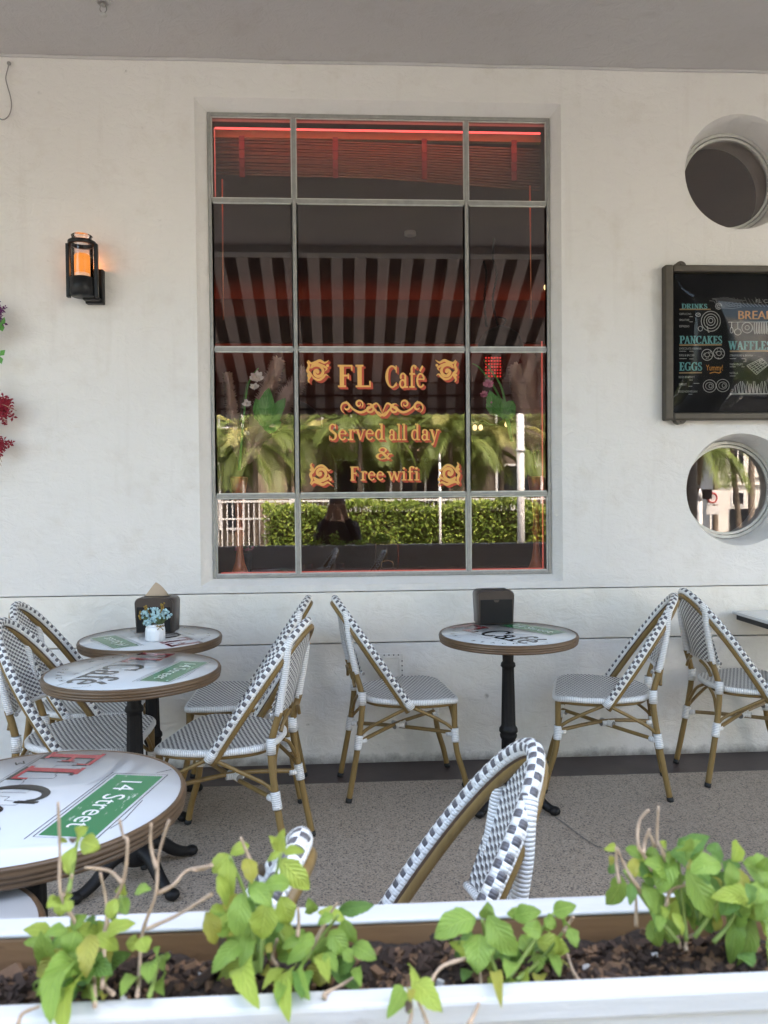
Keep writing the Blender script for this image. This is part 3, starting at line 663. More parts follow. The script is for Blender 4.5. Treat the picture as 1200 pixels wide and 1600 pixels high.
# ---- menu board
YB = 3.748
bd = thing('menu_board', 'black chalk style breakfast menu in a weathered bronze frame between the round windows', 'menu board')
bx0, bx1 = dp(1040, 535, YB).x, dp(1040, 535, YB).x + 1.16
bz1, bz0 = dp(1042, 413, YB).z, dp(1042, 656, YB).z
mb = MB(); w = .043
mb.box((bx0, YB, bz0), (bx0 + w, WY + .001, bz1)); mb.box((bx1 - w, YB, bz0), (bx1, WY + .001, bz1)); mb.box((bx0 + w, YB, bz0), (bx1 - w, WY + .001, bz0 + w * .85)); mb.box((bx0 + w, YB, bz1 - w * .8), (bx1 - w, WY + .001, bz1))
mb.build('board_frame', M['bronze'], bd, bevel=.008)
for xx in (bx0 + .085, bx1 - .085):
    for zz, s in ((bz0 + .005, -1), (bz1 - .005, 1)):
        mb = MB(); mb.poly([(xx + .028 * cos(s * pi * i / 12), YB - .002, zz + .026 * sin(s * pi * i / 12)) for i in (range(13) if s > 0 else range(12, -1, -1))][::-1] if False else [(xx + .028 * cos(s * pi * i / 12), YB + .012, zz + .026 * sin(s * pi * i / 12)) for i in range(13)])
        n0 = [(xx + .028 * cos(s * pi * i / 12), zz + .026 * sin(s * pi * i / 12)) for i in range(13)]
        for i in range(12): mb.poly([(n0[i][0], YB + .012, n0[i][1]), (n0[i + 1][0], YB + .012, n0[i + 1][1]), (n0[i + 1][0], WY, n0[i + 1][1]), (n0[i][0], WY, n0[i][1])])
        mb.ball((xx, YB + .010, zz + s * .012), .006, 8, sq=(1, .4, 1)); mb.build('mounting_tab', M['bronze'], bd)
YP = YB + .030
mb = MB(); mb.box((bx0 + w - .002, YP, bz0 + .04), (bx1 - w + .002, YP + .01, bz1 - .038)); mb.build('poster', M['poster'], bd)
YT = YP - .0012
mt = {k: MB() for k in ('teal', 'chalk', 'orange', 'tan')}
def bpx(cu, cv): return 1000 + cu / 5.333, 380 + cv / 5.333
def btext(kind, text, u0, u1, vb, vt, key, bold=False):
    O = dp(*bpx(u0, vb), YT); w_ = (dp(*bpx(u1, vb), YT) - O).length; h = (dp(*bpx(u0, vt), YT) - O).length
    p, _ = (serif if kind == 'serif' else sans)(text, h, w_)
    place(mt[key], p, O, (1, 0, 0), (0, 0, 1), 0, 4e-6)
    if bold: place(mt[key], p, O + V((h * .06, -.0003, 0)), (1, 0, 0), (0, 0, 1), 0, 4e-6)
def bline(key, pts, w=6, cl=False):
    P = [dp(*bpx(u, v), YT) for u, v in pts]
    if cl: P = P + [P[0]]
    place(mt[key], stroke([(p.x, p.z) for p in P], w / 5.333 / 1180 * 3.85), (0, YT, 0), (1, 0, 0), (0, 0, 1), 0, 3e-6)
def barc(key, cu, cv, ru, rv, w=5, a0=0, a1=360, n=20): bline(key, [(cu + ru * cos(RAD(a0 + (a1 - a0) * i / n)), cv + rv * sin(RAD(a0 + (a1 - a0) * i / n))) for i in range(n + 1)], w)
btext('serif', 'DRINKS', 347, 560, 545, 505, 'teal', 1); bline('tan', [(330, 551), (588, 551)], 10)
btext('serif', 'PANCAKES', 330, 682, 838, 772, 'teal', 1); bline('tan', [(328, 849), (682, 846)], 12)
btext('serif', 'EGGS', 328, 515, 1062, 992, 'teal', 1); bline('tan', [(326, 1081), (516, 1078)], 11)
btext('serif', 'WAFFLES', 738, 1090, 888, 815, 'teal', 1); bline('tan', [(748, 901), (1090, 897)], 12)
btext('sans', 'BREAKFAST', 818, 1330, 633, 562, 'orange', 1); btext('sans', 'FL CAFE', 965, 1150, 495, 468, 'chalk')
for t_, u0, u1, v in (('CAPPUCCINO', 328, 426, 598), ('SMOOTHIE', 328, 410, 648), ('ESPRESSO', 328, 410, 700), ('CHOCOLATE & BANANA', 326, 512, 886), ('EGGS & BACON', 328, 450, 942),
                      ('EGGS BENEDICT', 324, 456, 1124), ('OMELET', 324, 390, 1184), ('EGGS NORWEGIAN', 322, 476, 1244), ('STRAWBERRY & BANANA', 748, 944, 944), ('FRESH FRUITS', 748, 858, 1018), ('NUTELLA', 748, 816, 1090)):
    btext('sans', t_, u0, u1, v, v - 17, 'chalk')
for u0, u1, v in ((412, 440, 612), (412, 440, 655), (328, 384, 900), (410, 446, 900), (328, 388, 962), (410, 446, 964), (410, 440, 1140), (446, 494, 1168), (404, 436, 1192), (404, 436, 1258), (748, 800, 962), (846, 878, 962), (748, 796, 1030), (846, 872, 1030), (748, 796, 1106)):
    bline('chalk', [(u0, v), (u1, v)], 4)
btext('sans', 'Yummy!', 550, 690, 1060, 1012, 'orange'); bline('orange', [(580, 1084), (620, 1074), (660, 1082), (676, 1072)], 7)
for cu, cv, r in ((590, 650, 80), (590, 650, 58), (590, 648, 36), (590, 645, 18)): barc('chalk', cu, cv, r, r * 1.05, 6)
bline('chalk', [(560, 690), (570, 742), (580, 742)], 6); barc('chalk', 484, 596, 20, 14); barc('chalk', 503, 712, 18, 20); bline('chalk', [(470, 602), (498, 590)], 4)
for cu, cv in ((560, 930), (658, 918)):
    barc('chalk', cu, cv, 46, 46, 6); barc('chalk', cu, cv, 20, 18, 5)
    for k in range(14): a = random.uniform(0, 6.3); r = random.uniform(24, 42); bline('chalk', [(cu + r * cos(a), cv + r * sin(a)), (cu + r * cos(a) + 6, cv + r * sin(a) + 5)], 4)
bline('chalk', [(735, 658), (1330, 654)], 5)
for cu, h in ((764, 90), (815, 110)): bline('chalk', [(cu, 660), (cu, 660 + h * .5)], 7); barc('chalk', cu, 660 + h * .72, 12 if h < 100 else 28, 24 if h < 100 else 26, 6)
barc('chalk', 893, 704, 44, 44, 7); barc('chalk', 893, 704, 18, 18, 6)
for k in range(6): bline('chalk', [(955 + k * 20, 660), (950 + k * 22, 720), (958 + k * 20, 758)], 6); bline('chalk', [(972 + k * 20, 660), (966 + k * 21, 752)], 5)
bline('chalk', [(890, 1020), (1010, 960), (1075, 1010), (970, 1095)], 6, True)
for k in range(5): bline('chalk', [(905 + k * 28, 1012 - k * 13), (985 + k * 20, 1080 - k * 16)], 4); bline('chalk', [(900 + k * 16, 1030 + k * 13), (1015 + k * 14, 968 + k * 10)], 4)
barc('chalk', 1018, 990, 24, 16, 5); bline('chalk', [(750, 1256), (1330, 1252)], 8)
for k in range(9): bline('chalk', [(800 + k * 30, 1250), (790 + k * 31, 1190 - 20 * (k % 3)), (806 + k * 30, 1172 - 22 * (k % 2)), (822 + k * 30, 1250)], 5)
for cu, cv in ((580, 1190), (690, 1186)): barc('chalk', cu, cv, 54, 52, 5); barc('chalk', cu, cv, 34, 30, 4); barc('chalk', cu + 8, cv, 14, 16, 4)
fr_ = simple('dim_chalk', (.13, .13, .13), .8); mt['dim'] = MB(); M['dim'] = fr_
for k in range(12):                                        # sketched palm fronds behind the title
    a = RAD(-10 + k * 14); bline('dim', [(650, 540), (650 + 90 * cos(a) + 40, 540 - 80 * sin(a) - 10), (700 + 150 * cos(a), 520 - 70 * sin(a))], 7); bline('dim', [(690 + k * 30, 450 + 8 * (k % 3)), (720 + k * 30, 510), (760 + k * 28, 530)], 6); bline('dim', [(600 + k * 12, 462 + k * 3), (690 + k * 18, 455 + k * 2)], 5)
barc('chalk', 655, 525, 26, 26, 8, 0, 360, 8); barc('chalk', 655, 525, 12, 12, 8, 0, 360, 8)
for k_, m_ in mt.items(): m_.build({'teal': 'menu_heading', 'chalk': 'menu_item', 'orange': 'menu_title', 'tan': 'heading_rule', 'dim': 'sketched_fronds'}[k_], M[k_], bd)
mb = MB(); X0, X1, Z0, Z1 = bx0 + w - .001, bx1 - w + .001, bz0 + .043, bz1 - .041   # bulging clear cover
def bulge(a, b):
    A, B = 2 * a - 1, 2 * b - 1; return (X0 + (X1 - X0) * a, YP - .003 - .022 * (1 - A ** 8) * (1 - abs(B) ** 3.0) + .0025 * sin(7 * a + 4 * b), Z0 + (Z1 - Z0) * b)
mb.grid(bulge, 48, 28); mb.build('clear_cover', glass('acrylic_cover', .016, (.98, .98, .98), 0), bd)

# ================================================================== BISTRO CHAIRS
HB, HT, HW = V((-.03, 0, .435)), V((-.325, 0, .882)), .222
HN = V((.447, 0, .295)).normalized()
def hoopw(q): return HW * max(0.0, 1 - max(0, q) ** 2.2) ** .55
def hoop_path(off=0.0, inset=0.0, ext=0.0, n=56):
    raw = []
    for i in range(400):
        f = pi * i / 399; c = cos(f); y = (HW - inset) * math.copysign(abs(c) ** 1.1, c); q = sin(f) ** (2 / 2.2) * (1 - inset * 1.6)
        raw.append(HB.lerp(HT, q) + V((0, -y, 0)) - HN * off)
    if ext:
        d = (HB - HT).normalized() * ext; raw = [raw[0] + d] + raw + [raw[-1] + d]
    L = [0]
    for i in range(1, len(raw)): L.append(L[-1] + (raw[i] - raw[i - 1]).length)
    out = []; j = 0
    for i in range(n + 1):
        t = L[-1] * i / n
        while j < len(L) - 2 and L[j + 1] < t: j += 1
        out.append(raw[j].lerp(raw[j + 1], (t - L[j]) / max(1e-9, L[j + 1] - L[j])))
    return out
def seat_outline(n=6):
    h = [(.203, 0), (.203, .10), (.190, .186), (.13, .216), (.02, .218), (-.09, .185), (-.17, .135), (-.205, .07), (-.212, 0)]
    full = h + [(x, -y) for x, y in h[-2:0:-1]]; pts = [V((x, y, 0)) for x, y in full]; m = len(pts); out = []
    for i in range(m):
        p0, p1, p2, p3 = pts[i - 1], pts[i], pts[(i + 1) % m], pts[(i + 2) % m]
        for j in range(n):
            t = j / n; out.append(.5 * ((2 * p1) + (p2 - p0) * t + (2 * p0 - 5 * p1 + 4 * p2 - p3) * t * t + (3 * p1 - p0 - 3 * p2 + p3) * t ** 3))
    return out
def make_chair():
    t = thing('bistro_chair', 'chair', 'chair')
    O = seat_outline(); m = len(O)
    def zs_(p, k): return .456 - .010 * (1 - k * k) - max(0, p.x - .12) ** 2 * 1.6 - .002
    mb = MB(); rings = [1.0, .93, .8, .6, .4, .2, .02]
    for i, k in enumerate(rings):
        for p in O: mb.v.append(V((p.x * k, p.y * k, zs_(p * k, k))))
    for i in range(len(rings) - 1):
        for j in range(m):
            q = (i * m + j, i * m + (j + 1) % m, (i + 1) * m + (j + 1) % m, (i + 1) * m + j)
            mb.face(q, [(mb.v[a].y, mb.v[a].x) for a in q], 0, True)
    k = len(mb.v); mb.v += [V((p.x * .98, p.y * .98, .428)) for p in O]; mb.face([k + j for j in reversed(range(m))], None, 0)
    seat = mb.build('seat', M['weave'], t)
    mb = MB(); mb.tube([V((p.x, p.y, .440 - max(0, p.x - .12) ** 2 * 1.6)) for p in O] + [V((O[0].x, O[0].y, .440 - max(0, O[0].x - .12) ** 2 * 1.6))], .0135, 10, up=(0, 0, 1), cap=False); mb.build('seat_edge', M['wrap'], seat)
    mb = MB(); mb.tube([V((p.x * .93, p.y * .93, .419)) for p in O] + [V((O[0].x * .93, O[0].y * .93, .419))], .009, 8, up=(0, 0, 1), cap=False); mb.build('seat_frame', M['bamboo'], seat)
    # woven hoop and the brown rail behind it
    mb = MB(); mb.tube(hoop_path(), .0165, 18, up=HN); hoop = mb.build('hoop', M['band'], t)
    mb = MB(); mb.tube(hoop_path(.0195, .014, .03), .0128, 10, up=HN); mb.build('rail', M['bamboo'], hoop)
    mb = MB(); mb.tube(hoop_path(.010, .012, .0), .0085, 8, up=HN); mb.build('inner_trim', M['darkrail'], hoop)
    for s in (-1, 1):
        mb = MB(); e = HB + V((0, s * HW, 0)); d = (HT - HB).normalized(); mb.tube([e - d * .022, e + d * .02], .0178, 10); mb.build('hoop_binding', M['wrap'], hoop)
    # woven back panel
    zb, zt = .562, .868
    def pn(a, b):
        z = zb + (zt - zb) * a; q = (z - .435) / .447; w = min(.139, max(.012, hoopw(q) - .002)); y = (2 * b - 1) * w
        x = -.236 - .082 * a - .024 * (1 - (y / .139) ** 2) * (1 - a * .8) + .016 * (1 - a)
        return V((x, y, z))
    mb = MB(); mb.grid(pn, 26, 16, uvf=lambda a, b: (pn(a, b).y, pn(a, b).z)); k = len(mb.v)
    mb.grid(lambda a, b: pn(a, b) * 1.0 + V((-.007, -pn(a, b).y * .16, 0)), 26, 16, uvf=lambda a, b: (pn(a, b).y + .0049, pn(a, b).z))
    back = mb.build('backrest', M['weave'], t)
    mb = MB(); mb.tube([pn(0, b / 12) + V((.003, 0, 0)) for b in range(13)], .008, 8); mb.build('lower_edge', M['wrap'], back)
    for s in (-1, 1):
        mb = MB(); mb.tube(smooth([(-.246, s * .124, .560), (-.266, s * .127, .66), (-.279, s * .128, .74), (-.284, s * .124, .80), (-.293, s * .106, .835)], 5), .0150, 12); mb.build('post_wrap', M['wrap'], back)
    # legs
    for s in (-1, 1):
        rear = smooth([(-.290, s * .158, .008), (-.250, s * .148, .22), (-.224, s * .138, .40), (-.226, s * .130, .48), (-.254, s * .124, .575)], 5)
        front = smooth([(.248, s * .186, .008), (.230, s * .184, .09), (.198, s * .182, .20), (.188, s * .182, .30), (.187, s * .180, .43)], 5)
        for path, zj, kind in ((rear, .265, 0), (front, .275, 1)):
            mb = MB(); mb.tube(path, .0132, 12); leg = mb.build('leg', M['bamboo'], t)
            mb = MB(); p0 = path[0]; d = (path[1] - path[0]).normalized(); mb.tube([p0 - d * .008, p0 + d * .012], .0142, 12); mb.build('foot_cap', M['rubber'], leg)
            mb = MB(); c = min(path, key=lambda p: abs(p.z - zj)); i = path.index(c); d = (path[i + 1] - path[i - 1]).normalized()
            mb.tube([c - d * .032, c - d * .02, c + d * .02, c + d * .032], .0178, 12)
            tgt = V((0, 0, .27)); e = (tgt - c).normalized(); mb.tube([c + e * .008, c + e * .042], .0125, 10)
            mb.build('binding', M['wrap'], leg)
            if kind == 0:
                mb = MB(); c2 = min(path, key=lambda p: abs(p.z - .452)); mb.tube([c2 - V((0, 0, .03)), c2 + V((0, 0, .03))], .018, 12); mb.build('binding', M['wrap'], leg)
    # crossed stretchers and curved braces
    mb = MB(); A = V((-.238, -.145, .262)); B = V((.19, .180, .285)); Cc = V((-.238, .145, .262)); D = V((.19, -.180, .285))
    mid = V((-.03, 0, .285))
    mb.tube(smooth([A, mid + V((0, 0, .008)), B], 6), .0092, 8); st = mb.build('stretcher', M['bamboo'], t)
    mb = MB(); mb.tube(smooth([Cc, mid + V((0, 0, -.010)), D], 6), .0092, 8); st = mb.build('stretcher', M['bamboo'], t)
    mb = MB(); d = (B - A).normalized(); mb.tube([mid - d * .035 + V((0, 0, -.001)), mid + d * .035], .0145, 10); d = (D - Cc).normalized(); mb.tube([mid - d * .035, mid + d * .035 + V((0, 0, -.001))], .0145, 10); mb.build('binding', M['wrap'], st)
    for s in (-1, 1):
        for pts in ([(-.035, s * .212, .418), (-.13, s * .182, .365), (-.205, s * .152, .318), (-.238, s * .146, .285)], [(-.01, s * .212, .418), (.08, s * .202, .372), (.155, s * .188, .325), (.19, s * .183, .29)],
                    [(-.214, s * .03, .425), (-.222, s * .09, .39), (-.235, s * .135, .32)], [(.18, s * .06, .418), (.186, s * .12, .38), (.19, s * .172, .315)], [(-.254, s * .118, .50), (-.258, s * .09, .535), (-.268, s * .045, .560)]):
            mb = MB(); mb.tube(smooth(pts, 5), .0075, 8); mb.build('brace', M['bamboo'], t)
    return t
proto = make_chair()
CH = [(-1.125, 3.42, 0, 'woven chair at the left end beside the wall table, behind another chair back'),
      (-.985, 2.955, 0, 'woven chair cut by the left picture edge at the middle round table'),
      (-.49, 3.48, 180, 'woven chair right of the wall table, half hidden behind another chair back'),
      (-.455, 2.905, 167, 'woven chair standing clear on the terrazzo right of the middle round table'),
      (.28, 3.50, 7, 'woven chair seen in profile facing right, in front of the wall cover plate'),
      (1.19, 3.45, 162, 'woven chair facing left toward the round table under the window'),
      (1.945, 3.52, 1, 'woven chair seen from behind at the right end by the square table'),
      (.020, 1.365, 178.8, 'largest chair back, rising close behind the middle of the planter'),
      (-.385, 1.05, 172, 'chair back half hidden by leaves, close behind the planter')]
for i, (x, y, a, lab) in enumerate(CH):
    c = proto if i == 0 else copy_tree(proto)
    c.location = (x, y, 0); c.rotation_euler = (0, 0, RAD(a)); tag(c, lab, 'chair', 'grey and white woven bistro chairs on the terrace')

# ================================================================== BISTRO TABLES
def art(mb, C, X, z):
    X = V((X[0], X[1], 0)).normalized(); Y = V((-X.y, X.x, 0)); O = V((C[0], C[1], z))
    def put(polys, a, b, mi, off, ang=0):
        x = X * cos(ang) + Y * sin(ang); y = -X * sin(ang) + Y * cos(ang); place(mb, polys, O + X * a + Y * b, x, y, mi, 2e-6, off)
    def ln(pts, w, mi=1, off=.0007): put(stroke(pts, w), 0, 0, mi, off)
    sw, sh = .296, .106                                    # green street sign panel and its sketched frame
    put([[(-sw / 2, -sh / 2), (sw / 2, -sh / 2), (sw / 2, sh / 2), (-sw / 2, sh / 2)]], .0, .160, 2, .0004)
    e = .007
    ln([(-sw / 2 - e, .160 - sh / 2 - e), (sw / 2 + e, .160 - sh / 2 - e * .8), (sw / 2 + e, .160 + sh / 2 + e), (-sw / 2 - e * 1.4, .160 + sh / 2 + e), (-sw / 2 - e, .160 - sh / 2 - e)], .0022)
    ln([(-sw / 2 - e * 2, .160 - sh / 2 - e * 2), (sw / 2 + e * 2.6, .160 - sh / 2 - e * 2.2)], .0018); ln([(-.02, .226), (.07, .232), (.11, .224)], .0018); ln([(-.165, .19), (-.19, .215)], .0016)
    p, w_ = sans('14 Street', .046, .225); put(p, -w_ / 2, .138, 3, .0008)
    p, w_ = serif('FL', .132, .178); put(p, -.272, -.112, 0, .0008); put([[(a + .006, b - .007) for a, b in q] for q in p], -.272, -.112, 1, .0004)
    p, w_ = serif('Café', .145, .30, .03); put(p, -.075, -.122, 1, .0008); p2 = [[(a + .004, b - .004) for a, b in q] for q in p]; put(p2, -.075, -.122, 1, .0005)
    # sketched skyline behind the lettering
    for k in range(26):
        a0 = -.25 + k * .02; h0 = -.115 + .10 * abs(sin(k * 2.3)); h1 = -.115 + .10 * abs(sin((k + 1) * 2.3)); ln([(a0, h0), (a0 + .018, h0), (a0 + .02, h1)], .0016, 1, .00025)
    ln([(-.27, -.120), (.26, -.122)], .0022); ln([(-.25, -.127), (.2, -.128)], .0014)
    for k in range(13):                                    # small spaced caption, too fine to read
        a0 = -.105 + k * .0175
        if k % 5: ln([(a0, -.166), (a0 + .004, -.154), (a0 + .009, -.166)], .0022)
    for i, ch in enumerate('MIAMI BEACH'):
        if ch == ' ': continue
        th = RAD(-90 + (i - 5) * 10.5); r = .255; pp, w_ = sans(ch, .021, None)
        pp = [[(a - w_ / 2, b) for a, b in q] for q in pp]; put(pp, r * cos(th), r * sin(th), 1, .0007, th + pi / 2)
def make_table(r=.305):
    t = thing('bistro_table', 'table', 'table')
    mb = MB(); H = .745
    mb.lathe([(0, H - .030), (r - .014, H - .030), (r - .014, H), (0, H)], 72); top = mb.build('tabletop', M['laminate'], t)
    mb = MB(); b = H - .037; R = r - .006
    prof = [(R - .018, b - .002), (R - .004, b), (R, b + .004), (R, b + .009), (R - .003, b + .011), (R + .002, b + .013), (R + .003, b + .018), (R, b + .020), (R + .003, b + .022), (R + .004, b + .028), (R, b + .031), (R + .002, b + .033), (R, b + .0372), (R - .007, b + .0378), (R - .0082, b + .036)]
    mb.lathe(prof, 72); mb.build('wood_rim', M['rim'], top)
    mb = MB()
    def flute(i, th): return 1 + (.05 * cos(10 * th) if i in FL else 0)
    pr = [(.0, .705), (.075, .705), (.075, .698), (.034, .690), (.026, .672), (.024, .62), (.031, .612), (.033, .600), (.026, .592), (.0255, .58), (.0285, .45), (.0305, .345), (.033, .335), (.040, .325), (.041, .312), (.034, .304), (.038, .296), (.036, .286), (.030, .276), (.0315, .15), (.040, .138), (.050, .12), (.055, .085), (.045, .06), (0, .055)]
    FL = {4, 9, 10, 11, 18, 19}
    mb.lathe(pr, 40, mod=flute); mb.build('column', M['iron'], t)
    for k in range(4):
        a = pi / 4 + k * pi / 2; d = V((cos(a), sin(a), 0)); mb = MB()
        mb.tube(smooth([d * .03 + V((0, 0, .11)), d * .09 + V((0, 0, .098)), d * .15 + V((0, 0, .050)), d * .195 + V((0, 0, .026)), d * .225 + V((0, 0, .022))], 5), lambda q: .026 - .010 * q, 10, up=(0, 0, 1), flat=1.0)
        mb.ball(d * .225 + V((0, 0, .020)), .021, 12, sq=(1.2, 1.2, .9)); mb.build('foot', M['iron'], t)
    return t
TB = [(-.84, 3.325, .745, .305, (-.57, .82), 'round table against the wall with a dispenser and a small flower pot'),
      (-.745, 2.70, .745, .305, (-.26, -.966), 'middle round table in front of the wall table, its top bare, black column beneath'),
      (-.632, 1.540, .745, .305, (-.177, -.984), 'nearest large looking round table with the bright green street sign print'),
      (-.690, 1.12, .690, .235, None, 'plain white round tabletop at the bottom left corner, just behind the planter'),
      (.715, 3.265, .745, .305, (.53, -.85), 'round table under the window carrying one dispenser, between two facing chairs')]
tp = None
for i, (x, y, h, r, X, lab) in enumerate(TB):
    t = make_table(r) if (i == 0 or r != .305) else copy_tree(tp)
    if i == 0: tp = t
    t.location = (x, y, h - .745); tag(t, lab, 'table', 'round printed bistro tables on the terrace')
    if h != .745: t.scale = (1, 1, h / .745); t.location = (x, y, 0)
arts = []
for i, (x, y, h, r, X, lab) in enumerate(TB):
    if not X: continue
    t = [o for o in bpy.data.objects if o.get('label') == lab][0]
    mb = MB(); art(mb, (0, 0), X, .745); mb.build('printed_artwork', [M['art_red'], M['art_black'], M['green'], M['white']], t)
# square table at the right edge
t6 = thing('square_table', 'square pale table with a thin dark edged top at the right edge against the wall', 'table', (2.33, 3.43, 0))
mb = MB(); mb.box((-.34, -.34, .728), (.34, .34, .745)); mb.build('tabletop', M['laminate'], t6, bevel=.004)
mb = MB(); mb.box((-.325, -.325, .70), (.325, .325, .7279)); mb.build('apron', M['black'], t6, bevel=.003)
mb = MB(); mb.lathe([(0, .70), (.03, .70), (.028, .06), (.05, .04), (.2, .015), (.2, 0), (0, 0)], 28); mb.build('pedestal', M['iron'], t6)

# ---- napkin dispensers
def dispenser(x, y, rz, napkin, label):
    t = thing('napkin_dispenser', label, 'napkin dispenser', (x, y, .7458), rz, 'brown napkin dispensers on tables')
    hw_, dp_, h = .088, .058, .158
    def outline(k, n=7):
        r = .026; pts = []
        for (cx, cz, a0) in ((hw_ - r, h - r, 0), (-hw_ + r, h - r, 90)): pts += [(cx + r * cos(RAD(a0 + 90 * i / n)), cz + r * sin(RAD(a0 + 90 * i / n))) for i in range(n + 1)]
        pts += [(-hw_ + .006, 0), (hw_ - .006, 0)]; return [(a * k, b if k == 1 else b * k + .004) for a, b in pts]
    mb = MB(); o = outline(1); n = len(o)
    L = [(-dp_, .965), (-dp_ + .006, 1), (dp_ - .006, 1), (dp_, .965)]
    for yy, k in L: mb.v += [V((a * k, yy, b if k == 1 else .003 + b * k)) for a, b in o]
    for i in range(3):
        for j in range(n): mb.face((i * n + j, i * n + (j + 1) % n, (i + 1) * n + (j + 1) % n, (i + 1) * n + j), None, 0, True)
    mb.face(range(n)); mb.face([3 * n + j for j in reversed(range(n))]); mb.build('body', M['brown'], t)
    mb = MB(); mb.box((-hw_ + .012, -dp_ - .003, .006), (hw_ - .012, -dp_ - .0002, h * .74)); mb.build('faceplate', M['black'], t, bevel=.002)
    mb = MB(); mb.box((-hw_ + .030, -.012, h - .0015), (hw_ - .03, .012, h + .0015)); mb.build('slot', M['black'], t)
    mb = MB(); mb.poly([(-.014, -dp_ - .0035, h * .73), (.014, -dp_ - .0035, h * .73), (.008, -dp_ - .0035, h * .66), (-.008, -dp_ - .0035, h * .66)][::-1]); mb.build('finger_notch', M['brown'], t)
    if napkin:
        mb = MB()
        def nf(a, b):
            u = 2 * a - 1; top = .062 * (1 - abs(u + .25) ** 1.5 * .8) if u > -.25 else .062 * (1 - ((-.25 - u) / .75) ** 1.1 * .9)
            return (u * .060 + .006 * b, .004 + .012 * sin(3 * a + 1) * b - .01 * b, h + .001 + max(.002, top) * b)
        mb.grid(nf, 16, 6); mb.build('napkin', M['kraft'], t)
    return t
dispenser(-.847, 3.475, RAD(-4), True, 'brown napkin dispenser with a kraft napkin sticking out of its top')
dispenser(.705, 3.535, RAD(3), False, 'brown napkin dispenser with no napkin showing, alone on its table')
# ---- little flower pot
pc = gp(240, 1003, .746)
fp = thing('flower_pot', 'small white ribbed ceramic pot of pale blue artificial hydrangeas', 'flower pot', (pc.x, pc.y + .03, .7458))
mb = MB(); mb.lathe([(0, .001), (.036, .001), (.040, .008), (.0405, .04), (.0385, .056), (.034, .060), (.037, .063), (.037, .071), (.032, .071), (.030, .062), (0, .062)], 48, mod=lambda i, th: 1 + (.035 * cos(14 * th) if i in (2, 3, 4) else 0)); mb.build('pot', M['ceramic'], fp)
mb = MB()
for c, r in (((-.006, -.006, .112), .030), ((.046, .004, .112), .020), ((-.044, .01, .108), .018), ((-.028, -.022, .082), .014), ((.012, -.024, .098), .014)):
    for k in range(int(2200 * r)):
        d = V((random.gauss(0, 1), random.gauss(0, 1), random.gauss(0, 1))).normalized(); p = V(c) + d * r * random.uniform(.85, 1.05); mb.ball(p, random.uniform(.0040, .0068), 5, sq=(1, 1, 1))
mb.build('blossoms', M['blue'], fp)
mb = MB()
for k in range(22):
    a = random.uniform(0, 6.3); d = V((cos(a), sin(a) * .7, random.uniform(-.1, .8))).normalized(); p = V((cos(a) * .02, sin(a) * .02 - .008, .072 + random.random() * .02)); s = d.cross(V((.2, 1, .3))).normalized() * .011; L_ = random.uniform(.025, .04)
    mb.poly([p, p + d * L_ * .3 + s, p + d * L_ * .8 + s * .7, p + d * L_, p + d * L_ * .8 - s * .7, p + d * L_ * .3 - s])
mb.build('leaves', M['olive'], fp)
mb = MB()
for x0, x1, z in ((-.026, -.040, .145), (.022, .030, .155), (.03, .026, .148), (-.04, -.062, .12)):
    mb.tube([(x0 * .3, .006, .07), (x0, .006, .12), (x1, .004, z)], .002, 5)
    for k in range(9): mb.ball((x1 + random.gauss(0, .004), .004 + random.gauss(0, .003), z - .028 + k * .0038), .0045, 5)
mb.build('ochre_sprigs', M['ochre'], fp)
mb = MB(); mb.ball((.030, -.034, .066), .006, 6)
for s in (-1, 1): mb.poly([(.030, -.036, .066), (.030 + s * .014, -.038, .074), (.030 + s * .016, -.038, .064)]); mb.poly([(.030, -.036, .066), (.030 + s * .010, -.038, .050), (.030 + s * .014, -.038, .052)])
mb.build('bow', M['bamboo'], fp)

# ================================================================== PLANTER AND PLANTS
ZP = .90
pl = thing('planter_box', 'long white painted wooden planter trough across the front, raw wood inside', 'planter')
mb = MB(); mb.box((-1.9, .788, ZP - .005), (1.9, .820, ZP)); mb.build('back_rim', M['planter'], pl, bevel=.002)
mb = MB(); mb.box((-1.9, .655, ZP - .024), (1.9, .680, ZP)); mb.build('front_rim', M['planter'], pl, bevel=.004)
mb = MB(); mb.box((-1.9, .7895, .42), (1.9, .815, ZP - .0054)); mb.build('back_board', M['rawwood'], pl, bevel=.003)
mb = MB(); mb.box((-1.9, .660, .42), (1.9, .677, ZP - .0245)); mb.build('front_board', M['planter'], pl, bevel=.003)
mb = MB(); mb.box((-1.9, .8155, .42), (1.9, .8185, ZP - .006)); mb.build('back_cladding', M['planter'], pl)
mb = MB(); mb.box((-1.93, .66, .42), (-1.901, .815, ZP)); mb.box((1.901, .66, .42), (1.93, .815, ZP)); mb.box((-1.9, .678, .42), (1.9, .782, .45)); mb.build('end_board', M['planter'], pl)
for x in (-1.8, 0, 1.8): mb = MB(); mb.box((x - .04, .70, .0), (x + .04, .78, .4195)); mb.build('leg', M['planter'], pl)
rs = random.Random(5)
def soilz(x, y): return .868 + .006 * sin(x * 23 + y * 40) + .005 * sin(x * 61 - y * 55) + .004 * sin(x * 9)
mb = MB(); mb.grid(lambda a, b: (-1.9 + 3.8 * a, .678 + .115 * b, soilz(-1.9 + 3.8 * a, .678 + .115 * b) + rs.uniform(-.002, .002)), 500, 14)
o = mb.build('soil', M['soil'], pl); o['kind'] = 'stuff'
mb = MB()
